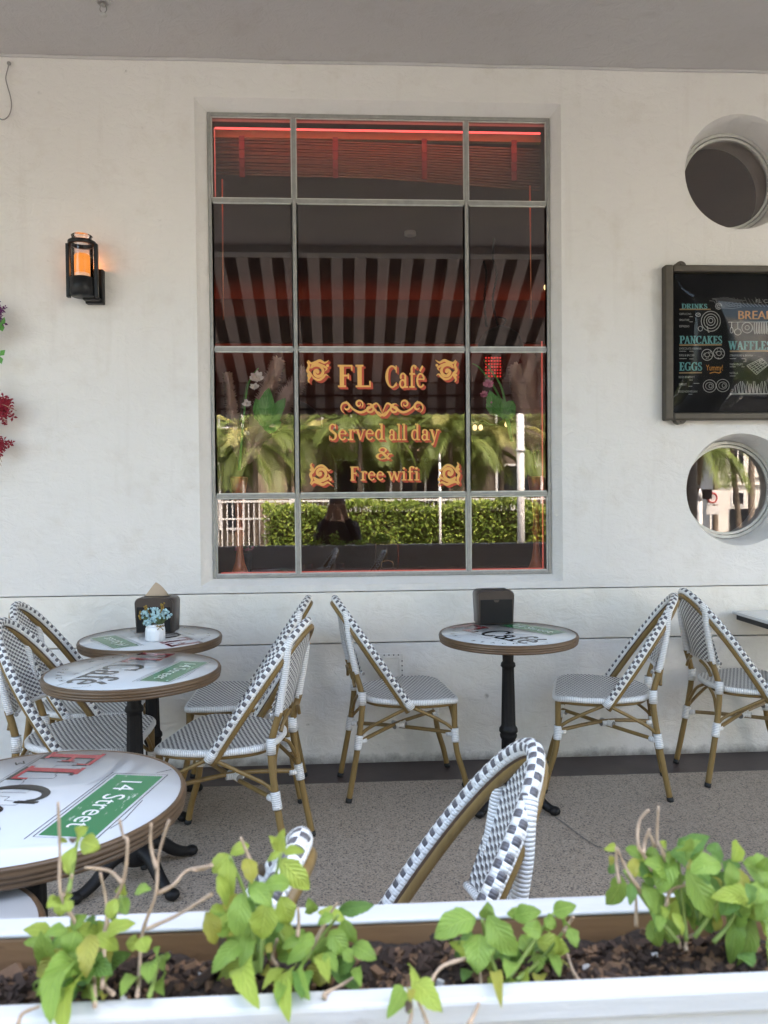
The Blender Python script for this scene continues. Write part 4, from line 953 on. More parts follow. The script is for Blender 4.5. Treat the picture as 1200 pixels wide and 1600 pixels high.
for k in range(5200):
    x = rs.uniform(-.9, .9); y = rs.uniform(.682, .779); z = soilz(x, y) + rs.uniform(-.001, .005)
    l = rs.uniform(.0018, .0085) * (1.9 if rs.random() < .08 else 1); w_ = l * rs.uniform(.25, .6); h = rs.uniform(.001, .004)
    R = Matrix.Rotation(rs.uniform(0, 6.3), 3, 'Z') @ Matrix.Rotation(rs.gauss(0, .5), 3, 'X') @ Matrix.Rotation(rs.gauss(0, .5), 3, 'Y')
    mi = 0 if rs.random() < .66 else (1 if rs.random() < .975 else 2)
    if mi == 2: l, w_, h = .004, .003, .003
    p = [V((sx * l * rs.uniform(.6, 1), sy * w_ * rs.uniform(.6, 1), sz * h)) for sz in (-1, 1) for sx, sy in ((-1, -1), (1, -1), (1, 1), (-1, 1))]
    n = len(mb.v); mb.v += [R @ q + V((x, y, z)) for q in p]
    for q in ((3, 2, 1, 0), (4, 5, 6, 7), (0, 1, 5, 4), (1, 2, 6, 5), (2, 3, 7, 6), (3, 0, 4, 7)): mb.face([n + i for i in q], None, mi)
o = mb.build('bark_mulch', [M['bark1'], M['bark2'], M['perlite']], pl); o['kind'] = 'stuff'

def leaf(mb, base, tip, wid, mi, nrm=None, arch=.14, rnd=rs):
    base, tip = V(base), V(tip); d = tip - base; L = d.length; d = d / L
    nn = (V((0, -.75, .75)) + V((rnd.gauss(0, .30), rnd.gauss(0, .2), rnd.gauss(0, .25)))) if nrm is None else V(nrm)
    nn = (nn - d * nn.dot(d)).normalized(); s = d.cross(nn)
    NU, NV = 16, 6; n = len(mb.v); ph = rnd.uniform(0, 6); tw = rnd.uniform(-.25, .25); fold = rnd.uniform(.08, .30); ed = rnd.uniform(0, 6.3)
    def fn(a, b):
        u = 2 * b - 1; w = .5 * wid * (min(1, (a / .32)) ** .55 if a < .32 else max(0.0, 1 - ((a - .32) / .68) ** 2.0) ** .8) * (1 if 0 < a < 1 else .02)
        q = u * (1 + tw * (a - .5)) * (1 + (.05 * sin(a * 52 + ph) + .05 * sin(a * 17 + ph * 2)) * abs(u))
        return base + d * (L * a) + nn * (arch * L * sin(pi * a) * 1.0 + fold * w * abs(u) + .05 * wid * sin(ed + a * 11 + 2 * u) * abs(u)) + s * (w * q)
    mb.grid(fn, NU, NV, mi, True, lambda a, b: (b, a))
def dpr(u, v, y): return dp(u, v, y)
def plant(name, label, org, sc, leaves, twigs, stems, y0=.725, filler=0, frange=None):
    root = thing(name, label, 'plant', (0, 0, 0), 0, 'leafy clumps in the planter')
    T = lambda p: (org[0] + p[0] / sc, org[1] + p[1] / sc)
    def yy(v): return y0 if v < 1505 else max(.63, y0 - (v - 1505) / 85 * .095)
    mb = MB()
    for k, lf in enumerate(leaves):
        (bu, bv, tu, tv, w_) = lf[:5]; mi = lf[5] if len(lf) > 5 else rs.choice([0, 0, 1])
        a, b = T((bu, bv)), T((tu, tv)); dy = rs.uniform(-.022, .022)
        ya, yb = yy(a[1]) + dy, yy(b[1]) + dy - rs.uniform(0, .014)
        B, Tp = dpr(*a, ya), dpr(*b, yb)
        leaf(mb, B, Tp, w_ / sc / F * yy(a[1]), mi)
    for k in range(filler):                                # small leaves deeper inside the clump
        a = (rs.uniform(frange[0], frange[2]), rs.uniform(frange[1], frange[3])); a = T(a); an = rs.uniform(0, 6.3)
        B = dpr(*a, y0 + rs.uniform(.0, .035)); leaf(mb, B, B + V((cos(an), -.2, sin(an) - .3)).normalized() * rs.uniform(.018, .040), rs.uniform(.013, .024), rs.choice([0, 0, 1, 2, 2, 3]))
    mb.build('foliage', [M['leaf1'], M['leaf2'], M['leaf3'], M['leaf4'], M['leaf5']], root)
    def lim(P, r0, r1, name, mat):
        mb = MB()
        pts = [dpr(*T(p), yy(T(p)[1]) + .004 * sin(i * 2.1)) for i, p in enumerate(P)]
        mb.tube(smooth(pts, 5), lambda t: (r0 + (r1 - r0) * t) * (1 + .12 * sin(t * 25)), 7, 0); mb.build(name, mat, root)
    for P in twigs: lim(P, .0012, .0021, 'dry_stem', M['twig'])
    for P in stems: lim(P, .0014, .0024, 'green_stem', M['stem'])
    return root
A_ = [(430, 590, 385, 750, 92, 1), (440, 545, 500, 480, 80, 1), (460, 560, 572, 600, 105, 1), (370, 570, 350, 535, 60, 1), (345, 890, 265, 940, 85, 1), (345, 890, 415, 865, 60, 1), (350, 900, 345, 990, 80, 1), (380, 900, 400, 965, 70, 1), (340, 900, 290, 900, 60, 1),
      (690, 870, 700, 800, 70, 1), (690, 880, 725, 980, 85, 0), (670, 890, 612, 1005, 80, 1), (770, 850, 858, 842, 75, 0), (560, 1090, 425, 1040, 75, 1), (600, 1090, 775, 1030, 95, 1), (400, 1050, 500, 985, 80, 0), (390, 1070, 245, 1105, 90, 0), (430, 1070, 385, 1200, 130, 0), (520, 1090, 490, 1345, 115, 3), (550, 1090, 675, 1180, 85, 1), (600, 1170, 625, 1265, 90, 3), (330, 1180, 235, 1290, 100, 0), (430, 1240, 205, 1440, 160, 0), (420, 1270, 285, 1600, 160, 0), (490, 1330, 370, 1640, 190, 1), (520, 1240, 640, 1320, 120, 2),
      (790, 1140, 715, 1140, 85, 1), (800, 1110, 832, 1195, 95, 1), (880, 1240, 850, 1370, 115, 0), (900, 1220, 930, 1300, 80, 0), (930, 1330, 930, 1440, 95, 0), (810, 1340, 685, 1445, 115, 0), (900, 1220, 910, 1160, 65, 0), (940, 1230, 972, 1210, 50, 0), (590, 1435, 580, 1465, 50, 3), (470, 1150, 420, 1250, 110, 0), (410, 1180, 330, 1240, 90, 2), (540, 1270, 500, 1370, 110, 2), (440, 1400, 330, 1540, 130, 2), (430, 540, 410, 575, 60, 4)]
plant('planter_plant', 'leggy yellow green clump with tall bare twigs at the left of the planter', (0, 1160), 3.6375, A_,
      [[(330, 340), (340, 600), (345, 860), (420, 1010), (520, 1230), (540, 1500)], [(410, 750), (390, 820), (352, 880)], [(680, 440), (700, 530), (725, 570), (700, 790), (610, 1010), (580, 1400)], [(480, 710), (620, 730), (695, 800)], [(570, 740), (600, 880), (605, 1020), (560, 1200)], [(860, 460), (858, 590), (890, 720)], [(960, 440), (900, 650), (885, 860), (810, 1080), (790, 1350), (780, 1440)], [(1175, 705), (1060, 730), (985, 810), (890, 860)], [(1175, 885), (1000, 985), (830, 1062)], [(575, 1340), (600, 1390), (645, 1430)], [(225, 1500), (130, 1540), (100, 1610)]],
      [[(440, 560), (410, 740), (390, 850)], [(430, 1050), (480, 1250), (540, 1480)], [(900, 1220), (880, 1330), (850, 1440)], [(690, 870), (640, 1010)]], filler=34, frange=(280, 1060, 640, 1420))
B_ = [(512, 190, 540, 55, 85, 1), (505, 180, 450, 95, 60, 1), (530, 200, 440, 250, 55, 1), (540, 190, 662, 190, 62, 1), (515, 235, 690, 412, 135, 1), (575, 380, 410, 395, 105, 0), (335, 150, 222, 205, 75, 1), (220, 205, 120, 315, 105, 1), (215, 230, 235, 450, 115, 1), (310, 230, 350, 380, 105, 3), (390, 370, 330, 430, 70, 0), (350, 385, 470, 515, 110, 0), (290, 430, 262, 690, 135, 0), (440, 490, 408, 705, 165, 1), (520, 450, 565, 620, 130, 1), (145, 330, 205, 515, 80, 1), (80, 540, 135, 735, 110, 3), (290, 720, 115, 905, 120, 0), (340, 640, 290, 930, 95, 0), (320, 840, 392, 1115, 150, 1), (560, 620, 600, 835, 75, 1), (700, 740, 555, 855, 90, 0), (565, 890, 412, 1005, 85, 1), (600, 870, 572, 1195, 145, 1), (670, 830, 690, 1062, 125, 0), (740, 790, 800, 960, 90, 1), (780, 780, 850, 900, 80, 0), (820, 650, 850, 810, 105, 0), (890, 590, 965, 725, 105, 0), (940, 740, 1082, 825, 110, 0), (880, 770, 945, 835, 75, 0), (785, 700, 715, 770, 65, 0), (830, 560, 735, 620, 65, 0), (960, 870, 992, 985, 65, 0), (430, 740, 470, 775, 60, 3), (560, 960, 500, 1080, 90, 0), (640, 900, 640, 1060, 120, 2), (190, 640, 190, 805, 60, 4), (200, 350, 195, 445, 50, 4), (400, 260, 420, 340, 60, 4), (120, 640, 150, 720, 50, 4), (310, 470, 370, 540, 90, 2), (420, 430, 380, 520, 90, 2), (720, 700, 640, 720, 80, 0), (870, 600, 900, 700, 90, 0), (420, 880, 470, 920, 70, 3)]
plant('planter_plant', 'tall ragged clump of long drooping leaves with withered brown ones among them', (300, 1280), 3.75, B_,
      [[(285, 105), (330, 215), (380, 330)], [(0, 300), (60, 292), (115, 268)], [(0, 510), (60, 470), (115, 440)], [(850, 490), (800, 570), (755, 655), (700, 760)], [(970, 910), (880, 970), (775, 1025), (790, 1050)], [(622, 520), (625, 600), (618, 690)], [(500, 700), (470, 800), (500, 860)]],
      [[(520, 200), (470, 420), (420, 640), (400, 900)], [(220, 215), (290, 380), (350, 560), (370, 820)], [(860, 560), (760, 690), (640, 860), (600, 920)], [(500, 640), (540, 720)]], filler=34, frange=(220, 520, 860, 920))
C_ = [(262, 535, 238, 398, 62, 1), (222, 515, 140, 672, 95, 0), (278, 490, 415, 640, 120, 1), (255, 540, 268, 600, 34, 1), (245, 520, 255, 590, 50, 3), (250, 580, 235, 640, 40, 4)]
plant('planter_plant', 'small three leaved sprig leaning over the front edge of the planter', (560, 1380), 3.158, C_, [[(255, 560), (262, 640), (245, 720)], [(285, 560), (320, 640), (345, 710)], [(340, 530), (375, 455), (425, 405), (535, 370)]], [[(250, 545), (255, 640)]], y0=.70)
D_ = [(580, 170, 372, 272, 150, 0), (622, 175, 640, 90, 85, 0), (640, 155, 785, 355, 135, 0), (600, 250, 588, 450, 145, 0), (560, 240, 478, 365, 95, 2), (770, 165, 905, 140, 90, 0), (795, 165, 730, 150, 70, 0), (960, 145, 1078, 110, 80, 0), (905, 230, 805, 220, 85, 0), (940, 235, 940, 145, 65, 0), (880, 290, 1042, 335, 105, 1), (800, 255, 855, 355, 90, 0), (1015, 235, 1000, 165, 55, 0), (1040, 220, 1078, 320, 65, 0), (885, 345, 868, 455, 115, 0), (950, 350, 992, 465, 65, 0), (830, 425, 842, 535, 65, 1), (670, 430, 555, 325, 62, 1), (672, 440, 705, 620, 62, 3), (740, 490, 805, 505, 65, 1), (900, 450, 895, 515, 75, 3), (720, 330, 700, 260, 70, 0), (700, 350, 800, 400, 85, 2), (545, 430, 515, 490, 65, 2), (680, 300, 700, 365, 80, 2), (760, 390, 730, 470, 80, 0), (660, 480, 640, 520, 50, 1), (920, 170, 960, 230, 70, 0), (830, 200, 880, 250, 70, 0), (720, 480, 740, 520, 60, 0)]
plant('planter_plant', 'low bushy bright green clump right of the middle, below the large chair back', (560, 1380), 3.158, D_, [[(600, 430), (606, 510), (612, 575)], [(602, 570), (575, 640), (542, 700)], [(1030, 345), (1062, 440), (1125, 530)], [(1062, 165), (1040, 195), (1010, 240)], [(740, 420), (745, 470)]],
      [[(610, 180), (640, 320), (690, 470)], [(960, 150), (860, 300), (740, 470)], [(1010, 240), (900, 380), (780, 480)]], filler=14, frange=(560, 260, 960, 440))
E_ = [(650, 405, 805, 300, 135, 0), (640, 360, 720, 275, 120, 0), (810, 340, 925, 395, 105, 2), (980, 425, 1002, 288, 115, 1), (960, 425, 940, 595, 125, 0), (900, 430, 705, 492, 135, 0), (600, 400, 525, 635, 160, 0), (690, 470, 845, 785, 175, 0), (610, 600, 745, 885, 150, 0), (1105, 660, 838, 650, 135, 1), (1040, 430, 1195, 565, 180, 0), (1190, 410, 1105, 445, 100, 0), (1070, 740, 1005, 1078, 185, 0), (1000, 730, 960, 1065, 125, 0), (1170, 560, 1110, 690, 125, 0), (1120, 690, 1205, 870, 135, 0), (1200, 800, 1205, 1085, 130, 0), (880, 760, 870, 865, 75, 3), (800, 760, 845, 875, 115, 2), (595, 750, 665, 892, 95, 1), (530, 760, 520, 865, 75, 0), (535, 745, 580, 735, 75, 1), (470, 740, 492, 870, 80, 2), (410, 550, 485, 770, 130, 0), (400, 425, 485, 585, 115, 2), (310, 340, 415, 410, 85, 0), (285, 510, 185, 695, 165, 0), (345, 560, 335, 700, 70, 2), (240, 440, 205, 500, 65, 2), (250, 330, 175, 350, 55, 1), (360, 400, 372, 530, 70, 3), (230, 390, 215, 450, 50, 3), (480, 330, 470, 440, 85, 0), (560, 370, 610, 445, 100, 0), (1040, 1000, 1110, 1082, 115, 2), (760, 500, 835, 570, 100, 2), (1010, 620, 900, 760, 120, 2), (1150, 470, 1200, 400, 90, 0), (1060, 560, 1080, 700, 120, 2), (880, 540, 800, 640, 120, 2), (520, 600, 450, 720, 100, 2), (700, 690, 640, 760, 100, 2), (1190, 640, 1130, 800, 120, 0), (860, 360, 880, 450, 90, 2), (1220, 470, 1200, 620, 120, 0), (560, 340, 520, 300, 60, 1)]
plant('planter_plant', 'dense broad leaved clump filling the right end of the planter, with bent dead stalks', (900, 1240), 4.0, E_, [[(455, 100), (395, 175), (388, 320), (432, 400), (512, 555)], [(516, 78), (506, 280), (532, 335), (560, 420)], [(460, 220), (430, 300), (420, 375)], [(460, 250), (492, 330)], [(252, 335), (252, 440), (272, 562)], [(256, 338), (300, 440), (350, 530), (410, 620)], [(375, 635), (378, 830)], [(732, 565), (600, 600), (560, 705)], [(635, 890), (652, 965)], [(772, 860), (690, 912), (690, 985)]],
      [[(640, 400), (660, 620), (690, 920)], [(960, 430), (900, 650), (740, 900)], [(1060, 560), (980, 780), (860, 930)], [(300, 480), (450, 700), (640, 930)]], filler=36, frange=(430, 400, 1200, 820))

# ================================================================== INSIDE THE WINDOW
mb = MB(); yl = 3.945; a, b, c, d = ix0 + .025, ix1 - .025, iz0 + .018, iz1 - .036
mb.tube([(a, yl, d), (b, yl, d)], .0055, 8); mb.tube([(a, yl, c), (b, yl, c)], .004, 8, 1); mb.tube([(b + .003, yl, c), (b + .003, yl, c + 1.2)], .0035, 8, 1); mb.tube([(a - .003, yl, d - .35), (a - .003, yl, d)], .0025, 8, 1)
tag(mb.build('led_strip', [M['led'], M['led_dim']]), 'glowing red light strip around the inside of the window opening', 'led strip')
L = bpy.data.objects.new('led_light', bpy.data.lights.new('led_light', 'AREA')); COL.objects.link(L); L.data.shape = 'RECTANGLE'; L.data.size = b - a; L.data.size_y = .02; L.location = ((a + b) / 2, 3.96, d + .01)
L.rotation_euler = (RAD(25), 0, 0); L.data.energy = .22; L.data.color = (1, .14, .07); L.parent = [o for o in bpy.data.objects if o.name == 'led_strip'][0]
bl = thing('bamboo_blind', 'rolled up bamboo blind with red tapes at the top inside of the window', 'blind')
mb = MB(); yb = 4.05; za, zb_ = dp(590, 205, yb).z, dp(590, 218, yb).z; xa, xb = dp(333, 215, yb).x, dp(845, 215, yb).x
mb.box((xa, yb, zb_), (xb, yb + .03, za)); mb.build('headrail', M['slatlight'], bl)
mb = MB(); zt = dp(590, 222, yb).z; 
for i in range(15):
    f = i / 14; zz = zt - .006 - f * (zt - dp(590, 276, yb).z); sl = -.05 * (f * .3 + .3)
    mb.tube([(xa, yb + .012 + .006 * (i % 3), zz + .02), ((xa + xb) / 2, yb + .012, zz + .004), (xb, yb + .012, zz - .035 * f - .016)], .0047, 6)
mb.build('slats', M['slat'], bl)
for u in (378, 524, 663, 803):
    mb = MB(); x = dp(u, 240, yb).x
    for i in range(9): z = zt + .02 - i * .024; mb.box((x - .014, yb - .006 + .004 * (i % 2), z - .023), (x + .014, yb + .002 + .004 * (i % 2), z))
    mb.build('tape', M['blindtape'], bl)
mb = MB()
for u, v0, v1 in ((347, 280, 500), (828, 290, 498)): mb.tube([dp(u, v0, 4.04), dp(u + 1, (v0 + v1) / 2, 4.04), dp(u + 2, v1, 4.04)], .004, 6)
mb.build('pull_cord', M['vrim'], bl)

def plume(mb, base, tip, spread, n, rnd):
    n = int(n * 2.0)
    base, tip = V(base), V(tip); ax = tip - base; L = ax.length; ax.normalize(); s0 = ax.cross(V((0, 1, 0))).normalized(); s1 = ax.cross(s0)
    for i in range(n * 5):
        t = rnd.uniform(.15, 1); p = base.lerp(tip, t); a = rnd.uniform(0, 6.3); out = (s0 * cos(a) + s1 * sin(a) * .6)
        l = spread * rnd.uniform(.5, 1.1) * (1.15 - .6 * t) * min(1, t * 3)
        q = p + (ax * .85 + out * .5).normalized() * l; r2 = q + (ax * .5 + out * .6 - V((0, 0, .35))).normalized() * l * .5; w_ = out.cross(ax).normalized() * .0105
        mb.poly([p - w_, p + w_, q + w_, q - w_]); mb.poly([q - w_, q + w_, r2])
    mb.tube([base, tip], .002, 5)
def vase(x, y, z0, h, label):
    t = thing('trumpet_vase', label, 'vase', (x, y, z0), 0, 'tall trumpet vases standing inside the window')
    pr = [(.052, 0), (.040, .012), (.022, .06), (.012, .13), (.014, .19), (.022, .215), (.014, .24), (.013, .29), (.020, .36), (.034, .44), (.044, h)]
    mb = MB(); mb.lathe(pr + [(.041, h - .001)] + [(max(.004, r - .004), z + .004) for r, z in pr[:-1]][::-1], 28); mb.build('vase_body', M['litglass'], t)
    mb = MB()
    for r, z in ((.044, h), (.052, .003)): mb.tube([(r * cos(2 * pi * i / 28), r * sin(2 * pi * i / 28), z) for i in range(29)], .0022, 6, up=(0, 0, 1), cap=False)
    mb.tube([(r + .001, 0, z) for r, z in pr], .002, 5); mb.tube([(-r - .001, 0, z) for r, z in pr], .0015, 5); mb.build('edge_glow_paint', M['vrim'], t)  # painted glow: orange lines along rim, foot and both sides
    return t
YV = 4.005; SZ = iz0 + .005
v1 = dp(375, 893, YV); v2 = dp(838, 890, YV)
vase(v1.x, YV, SZ, .51, 'glass trumpet vase tinted with orange glow inside the left window corner, holding pale plumes')
vase(v2.x, YV, SZ, .50, 'glass trumpet vase tinted with orange glow inside the right window corner, its plumes lit red')
rp = random.Random(3)
def bouquet(label, vx, vz, plumes, leaves, flowers, fm, straps):
    t = thing('flower_arrangement', label, 'flower arrangement')
    mb = MB()
    for (u0, w0, u1, w1, sp_, n) in plumes: plume(mb, dp(u0, w0, YV), dp(u1, w1, YV + .03), sp_, n, rp)
    mb.build('pampas_plumes', M['plume'], t)
    mb = MB()
    for (u0, w0, u1, w1, wd) in leaves: leaf(mb, dp(u0, w0, YV - .05), dp(u1, w1, YV - .06), wd, 0, (.1, -1, .2), .05, rp)
    for P in straps: mb.tube(smooth([dp(u, w, YV - .04) for u, w in P], 5), lambda q: .009 - .006 * q, 6, up=(0, 1, 0), flat=.3)
    mb.build('broad_leaves', M['monstera'], t)
    mb = MB()
    for (u, w, r) in flowers:
        c = dp(u, w, YV - .05)
        for k in range(7):
            a = k * 2 * pi / 7 + rp.random(); d = V((cos(a), -.5, sin(a) * .8 + .5)).normalized(); leaf(mb, c, c + d * r, r * .7, 0, (d.x, -1, d.z), .2, rp)
    mb.build('blossoms', M[fm], t)
    mb = MB()
    for P in [[(vx, vz), (vx - 2, vz - 60), (vx + 12, vz - 140)], [(vx, vz), (vx + 8, vz - 50), (vx + 30, vz - 80)]]: mb.tube(smooth([dp(u, w, YV) for u, w in P], 5), .003, 5)
    mb.build('stalks', M['olive'], t)
bouquet('pale plumes, white blossom and a deep cut green leaf rising from the left vase', 374, 735, [(374, 735, 356, 590, .05, 260), (376, 735, 432, 572, .075, 420), (380, 720, 470, 590, .085, 420), (376, 735, 402, 690, .05, 200)],
        [(411, 668, 420, 606, .10), (414, 670, 446, 622, .08), (411, 668, 440, 660, .09), (410, 662, 400, 622, .07)], [(402, 592, .045), (398, 606, .03), (386, 632, .03), (386, 678, .02)], 'petalw', [[(374, 735), (380, 660), (388, 600), (404, 575)]])
bouquet('red lit plumes, pink blossoms and strap leaves rising from the right vase', 838, 730, [(838, 730, 808, 582, .08, 500), (838, 730, 826, 560, .08, 700), (840, 730, 846, 560, .06, 500)],
        [(772, 650, 765, 610, .08), (785, 655, 802, 626, .09), (782, 652, 776, 618, .09)], [(762, 602, .035), (756, 618, .028), (764, 628, .024)], 'petalp', [[(800, 690), (780, 620), (752, 578), (738, 568)], [(800, 690), (785, 610), (768, 580), (756, 562)]])
# small pot, gilt stand, pendants, string bulbs, red lattice lamp, tables inside
kp = dp(386, 893, 4.12)
kt = thing('posy_pot', 'small dark pot of pink flowers on the inside sill beside the left vase', 'flower pot', (kp.x, 4.12, SZ))
mb = MB(); mb.lathe([(0, 0), (.022, 0), (.027, .10), (.024, .102), (0, .098)], 20); mb.build('pot', M['black'], kt)
mb = MB()
for k in range(46): d = V((rp.gauss(0, .030), rp.gauss(0, .02), .135 + rp.gauss(0, .018))); mb.ball(d, rp.uniform(.005, .011), 5, mi=0 if d.z < .135 and rp.random() < .8 else 1)
mb.build('flowers', [M['petalp'], M['olive']], kt)
sp0 = dp(605, 892, 4.15); st = thing('gilt_display_stand', 'gilt wire table stand holding a pale clear plaque at the window sill', 'display stand', (sp0.x, 4.15, SZ))
mb = MB(); hx = .062
mb.tube([(-hx, 0, .14), (-hx, 0, .012), (-hx + .01, -.02, .004)], .0026, 6); mb.tube([(hx, 0, .14), (hx, 0, .012), (hx - .01, -.02, .004)], .0026, 6); mb.tube([(-hx, 0, .14), (hx, 0, .14)], .0026, 6); mb.tube([(0, 0, .14), (0, 0, .05)], .0022, 6)
mb.tube(smooth([(-.03, -.02, .004), (-.028, -.02, .045), (.028, -.02, .045), (.03, -.02, .004)], 4), .0026, 6); mb.build('wire_frame', M['gold'], st)
mb = MB(); mb.box((-hx, -.003, .143), (hx, .003, .285)); mb.build('plaque', glass('pale_plaque', .05, (.80, .66, .48)), st)
def pendant(u, v, y, r, cords, label):
    c = dp(u, v, y); t = thing('pendant_lamp', label, 'pendant lamp', c)
    mb = MB(); mb.lathe([(r, 0), (r * .98, r * .25), (r * .8, r * .62), (r * .45, r * .88), (.02, r), (0, r)], 32); mb.lathe([(r * .97, .002), (r * .93, r * .25), (r * .75, r * .58), (r * .4, r * .84), (0, r * .94)], 32); mb.build('shade', M['black'], t)
    mb = MB()
    for P in cords:
        pts = [dp(a, b, y) - c for a, b in P]; base = smooth(pts, 14)
        for ph in (0, pi): mb.tube([p + V((.006 * cos(i * 1.1 + ph), .006 * sin(i * 1.1 + ph), 0)) for i, p in enumerate(base)], .0045, 5)
    mb.build('twisted_cord', M['black'], t); return t
pendant(782, 545, 5.6, .17, [[(778, 510), (770, 470), (776, 430), (770, 400), (772, 372)], [(760, 510), (757, 470), (760, 430), (756, 408)], [(778, 495), (790, 500), (783, 512)]], 'dark dome pendant lamp on twisted cords behind the upper right pane')
pendant(462, 668, 4.7, .165, [[(462, 610), (463, 540), (462, 420)]], 'large black dome pendant lamp behind the left glazing bar and pale plumes')
rl = dp(772, 572, 6.4); rlt = thing('lattice_lamp', 'glowing red lattice lamp deep inside behind the right hand flowers', 'lamp', rl)
mb = MB(); mb.box((-.07, 0, -.09), (.07, .05, .09)); mb.build('glow_panel', M['redglow'], rlt)
mb = MB()
for k in range(8): mb.box((-.09 + k * .0245, -.02, -.11), (-.078 + k * .0245, -.008, .11))
for k in range(9): mb.box((-.10, -.032, -.11 + k * .026), (.10, -.021, -.098 + k * .026))
mb.build('lattice', M['room'], rlt)
sb = thing('string_lights', 'warm glass bulbs of a string of lights seen through the right panes', 'string lights')
mb = MB(); cord = MB(); prev = None
for u, v in ((742, 668), (751, 668), (792, 663), (820, 652), (842, 640), (853, 449)):
    p = dp(u, v, 5.2); mb.ball(p, .016, 10, sq=(1, 1, 1.3)); cord.tube([p + V((0, 0, .02)), p + V((0, 0, .055))], .009, 8)
    if prev is not None and v > 500: cord.tube(smooth([prev, (prev + p) / 2 - V((0, 0, .02)), p + V((0, 0, .055))], 4), .003, 5)
    prev = p + V((0, 0, .055))
mb.build('bulb', M['bulb'], sb); cord.build('cord', M['black'], sb)
for x, y, lab in ((.62, 5.1, 'dim dark table with drinking glasses inside behind the lower right panes'), (-.15, 5.4, 'dim dark table inside behind the lower middle pane')):
    t = thing('indoor_table', lab, 'table', (x, y, 0)); mb = MB(); mb.lathe([(0, .72), (.36, .72), (.36, .75), (0, .75)], 40); mb.build('tabletop', M['roomfloor'], t)
    mb = MB(); mb.lathe([(.05, .72), (.03, .7), (.03, .05), (.2, .02), (.2, 0)], 20); mb.build('pedestal', M['black'], t)
    for k in range(2):
        g = thing('drinking_glass', 'clear glass tumbler on the dim indoor table', 'glass', (x - .1 + .22 * k, y - .12, .751), 0, 'tumblers on the indoor tables')
        mb = MB(); mb.lathe([(0, .004), (.028, .004), (.033, .13), (.035, .13), (.031, 0), (0, 0)], 20); mb.build('tumbler', M['clear'], g)
mb = MB(); c = dp(641, 362, 6.4); mb.lathe([(0, 0), (.05, 0), (.05, -.03), (.03, -.035), (.03, -.01), (0, -.01)], 20, c); tag(mb.build('downlight', M['whitestucco']), 'small pale ceiling downlight inside, above the middle of the window', 'downlight')

# ================================================================== THE STREET BEHIND THE CAMERA (seen mirrored in the glass)
aw = thing('striped_awning', 'dark and white striped awning with a hanging valance, mirrored in the upper window panes', 'awning')
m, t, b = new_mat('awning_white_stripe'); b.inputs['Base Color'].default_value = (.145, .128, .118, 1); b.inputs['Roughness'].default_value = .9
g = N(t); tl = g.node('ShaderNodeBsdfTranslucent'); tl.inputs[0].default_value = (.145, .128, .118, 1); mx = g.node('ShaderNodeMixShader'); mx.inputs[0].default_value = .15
t.links.new(b.outputs[0], mx.inputs[1]); t.links.new(tl.outputs[0], mx.inputs[2]); t.links.new(mx.outputs[0], t.nodes['Material Output'].inputs[0]); M['awn_w'] = m
AX0, AS, NS = -3.2, .17, 44; ay0, az0, ay1, az1, avz = -3.0, 4.90, -6.0, 3.40, 2.84
mb = MB(); mv = MB()
for i in range(NS):
    x0, x1 = AX0 + i * AS, AX0 + (i + 1) * AS; k = i % 2
    for j in range(4):
        f0, f1 = j / 4, (j + 1) / 4; P = lambda x, f: V((x, ay0 + (ay1 - ay0) * f, az0 + (az1 - az0) * f - .05 * sin(pi * f)))
        mb.poly([P(x0, f0), P(x1, f0), P(x1, f1), P(x0, f1)], k)
    mv.poly([(x0, ay1 - .003, az1), (x1, ay1 - .003, az1), (x1, ay1 - .02, avz + .02), ((x0 + x1) / 2, ay1 - .02, avz - .01), (x0, ay1 - .02, avz + .02)], k)
mb.build('canopy', [M['awn_w'], M['awn_d']], aw); mv.build('valance', [M['awn_w'], M['awn_d']], aw)
mb = MB(); X1 = AX0 + NS * AS
for y, z in ((ay1 + .03, az1 + .01), (ay1 + .04, az1 - .22), (ay1 + .04, avz + .10), (ay0 - .03, az0 - .05)): mb.tube([(AX0, y, z), (X1, y, z)], .016, 6)
for k in range(4):
    x = AX0 + .5 + k * 2.1; mb.tube([(x, ay0 - .02, az0 - .03), (x, ay1 + .03, az1 - .03)], .016, 6); mb.box((x - .05, ay0 - .04, az0 - .12), (x + .05, ay0 - .003, az0 + .04))
for x in (AX0 + .1, X1 - .1):
    for y, z in ((ay0, az0), (ay1 + .03, az1)): mb.tube([(x, y, -1), (x, y, z)], .04, 10)
mb.build('awning_frame', M['iron'], aw)
def column(x, lab):
    t = thing('porch_column', lab, 'column', (x, PY + .05, 0)); mb = MB(); mb.box((-.22, -.2, 0), (.22, .2, CEZ - .105)); mb.build('shaft', M['base'], t, bevel=.01)
    mb = MB(); mb.box((-.25, -.23, -.2), (.25, .23, .18)); mb.build('plinth', M['base'], t, bevel=.01)
    mb = MB(); mb.tube([(.16, .235, 0.19), (.16, .235, 3.3)], .035, 12)
    for z in (.9, 1.4, 2.6): mb.box((.115, .2, z), (.205, .275, z + .025))
    mb.build('downpipe', M['white'], t)
column(2.96, 'square grey porch column with a white downpipe, mirrored in the lower round window')
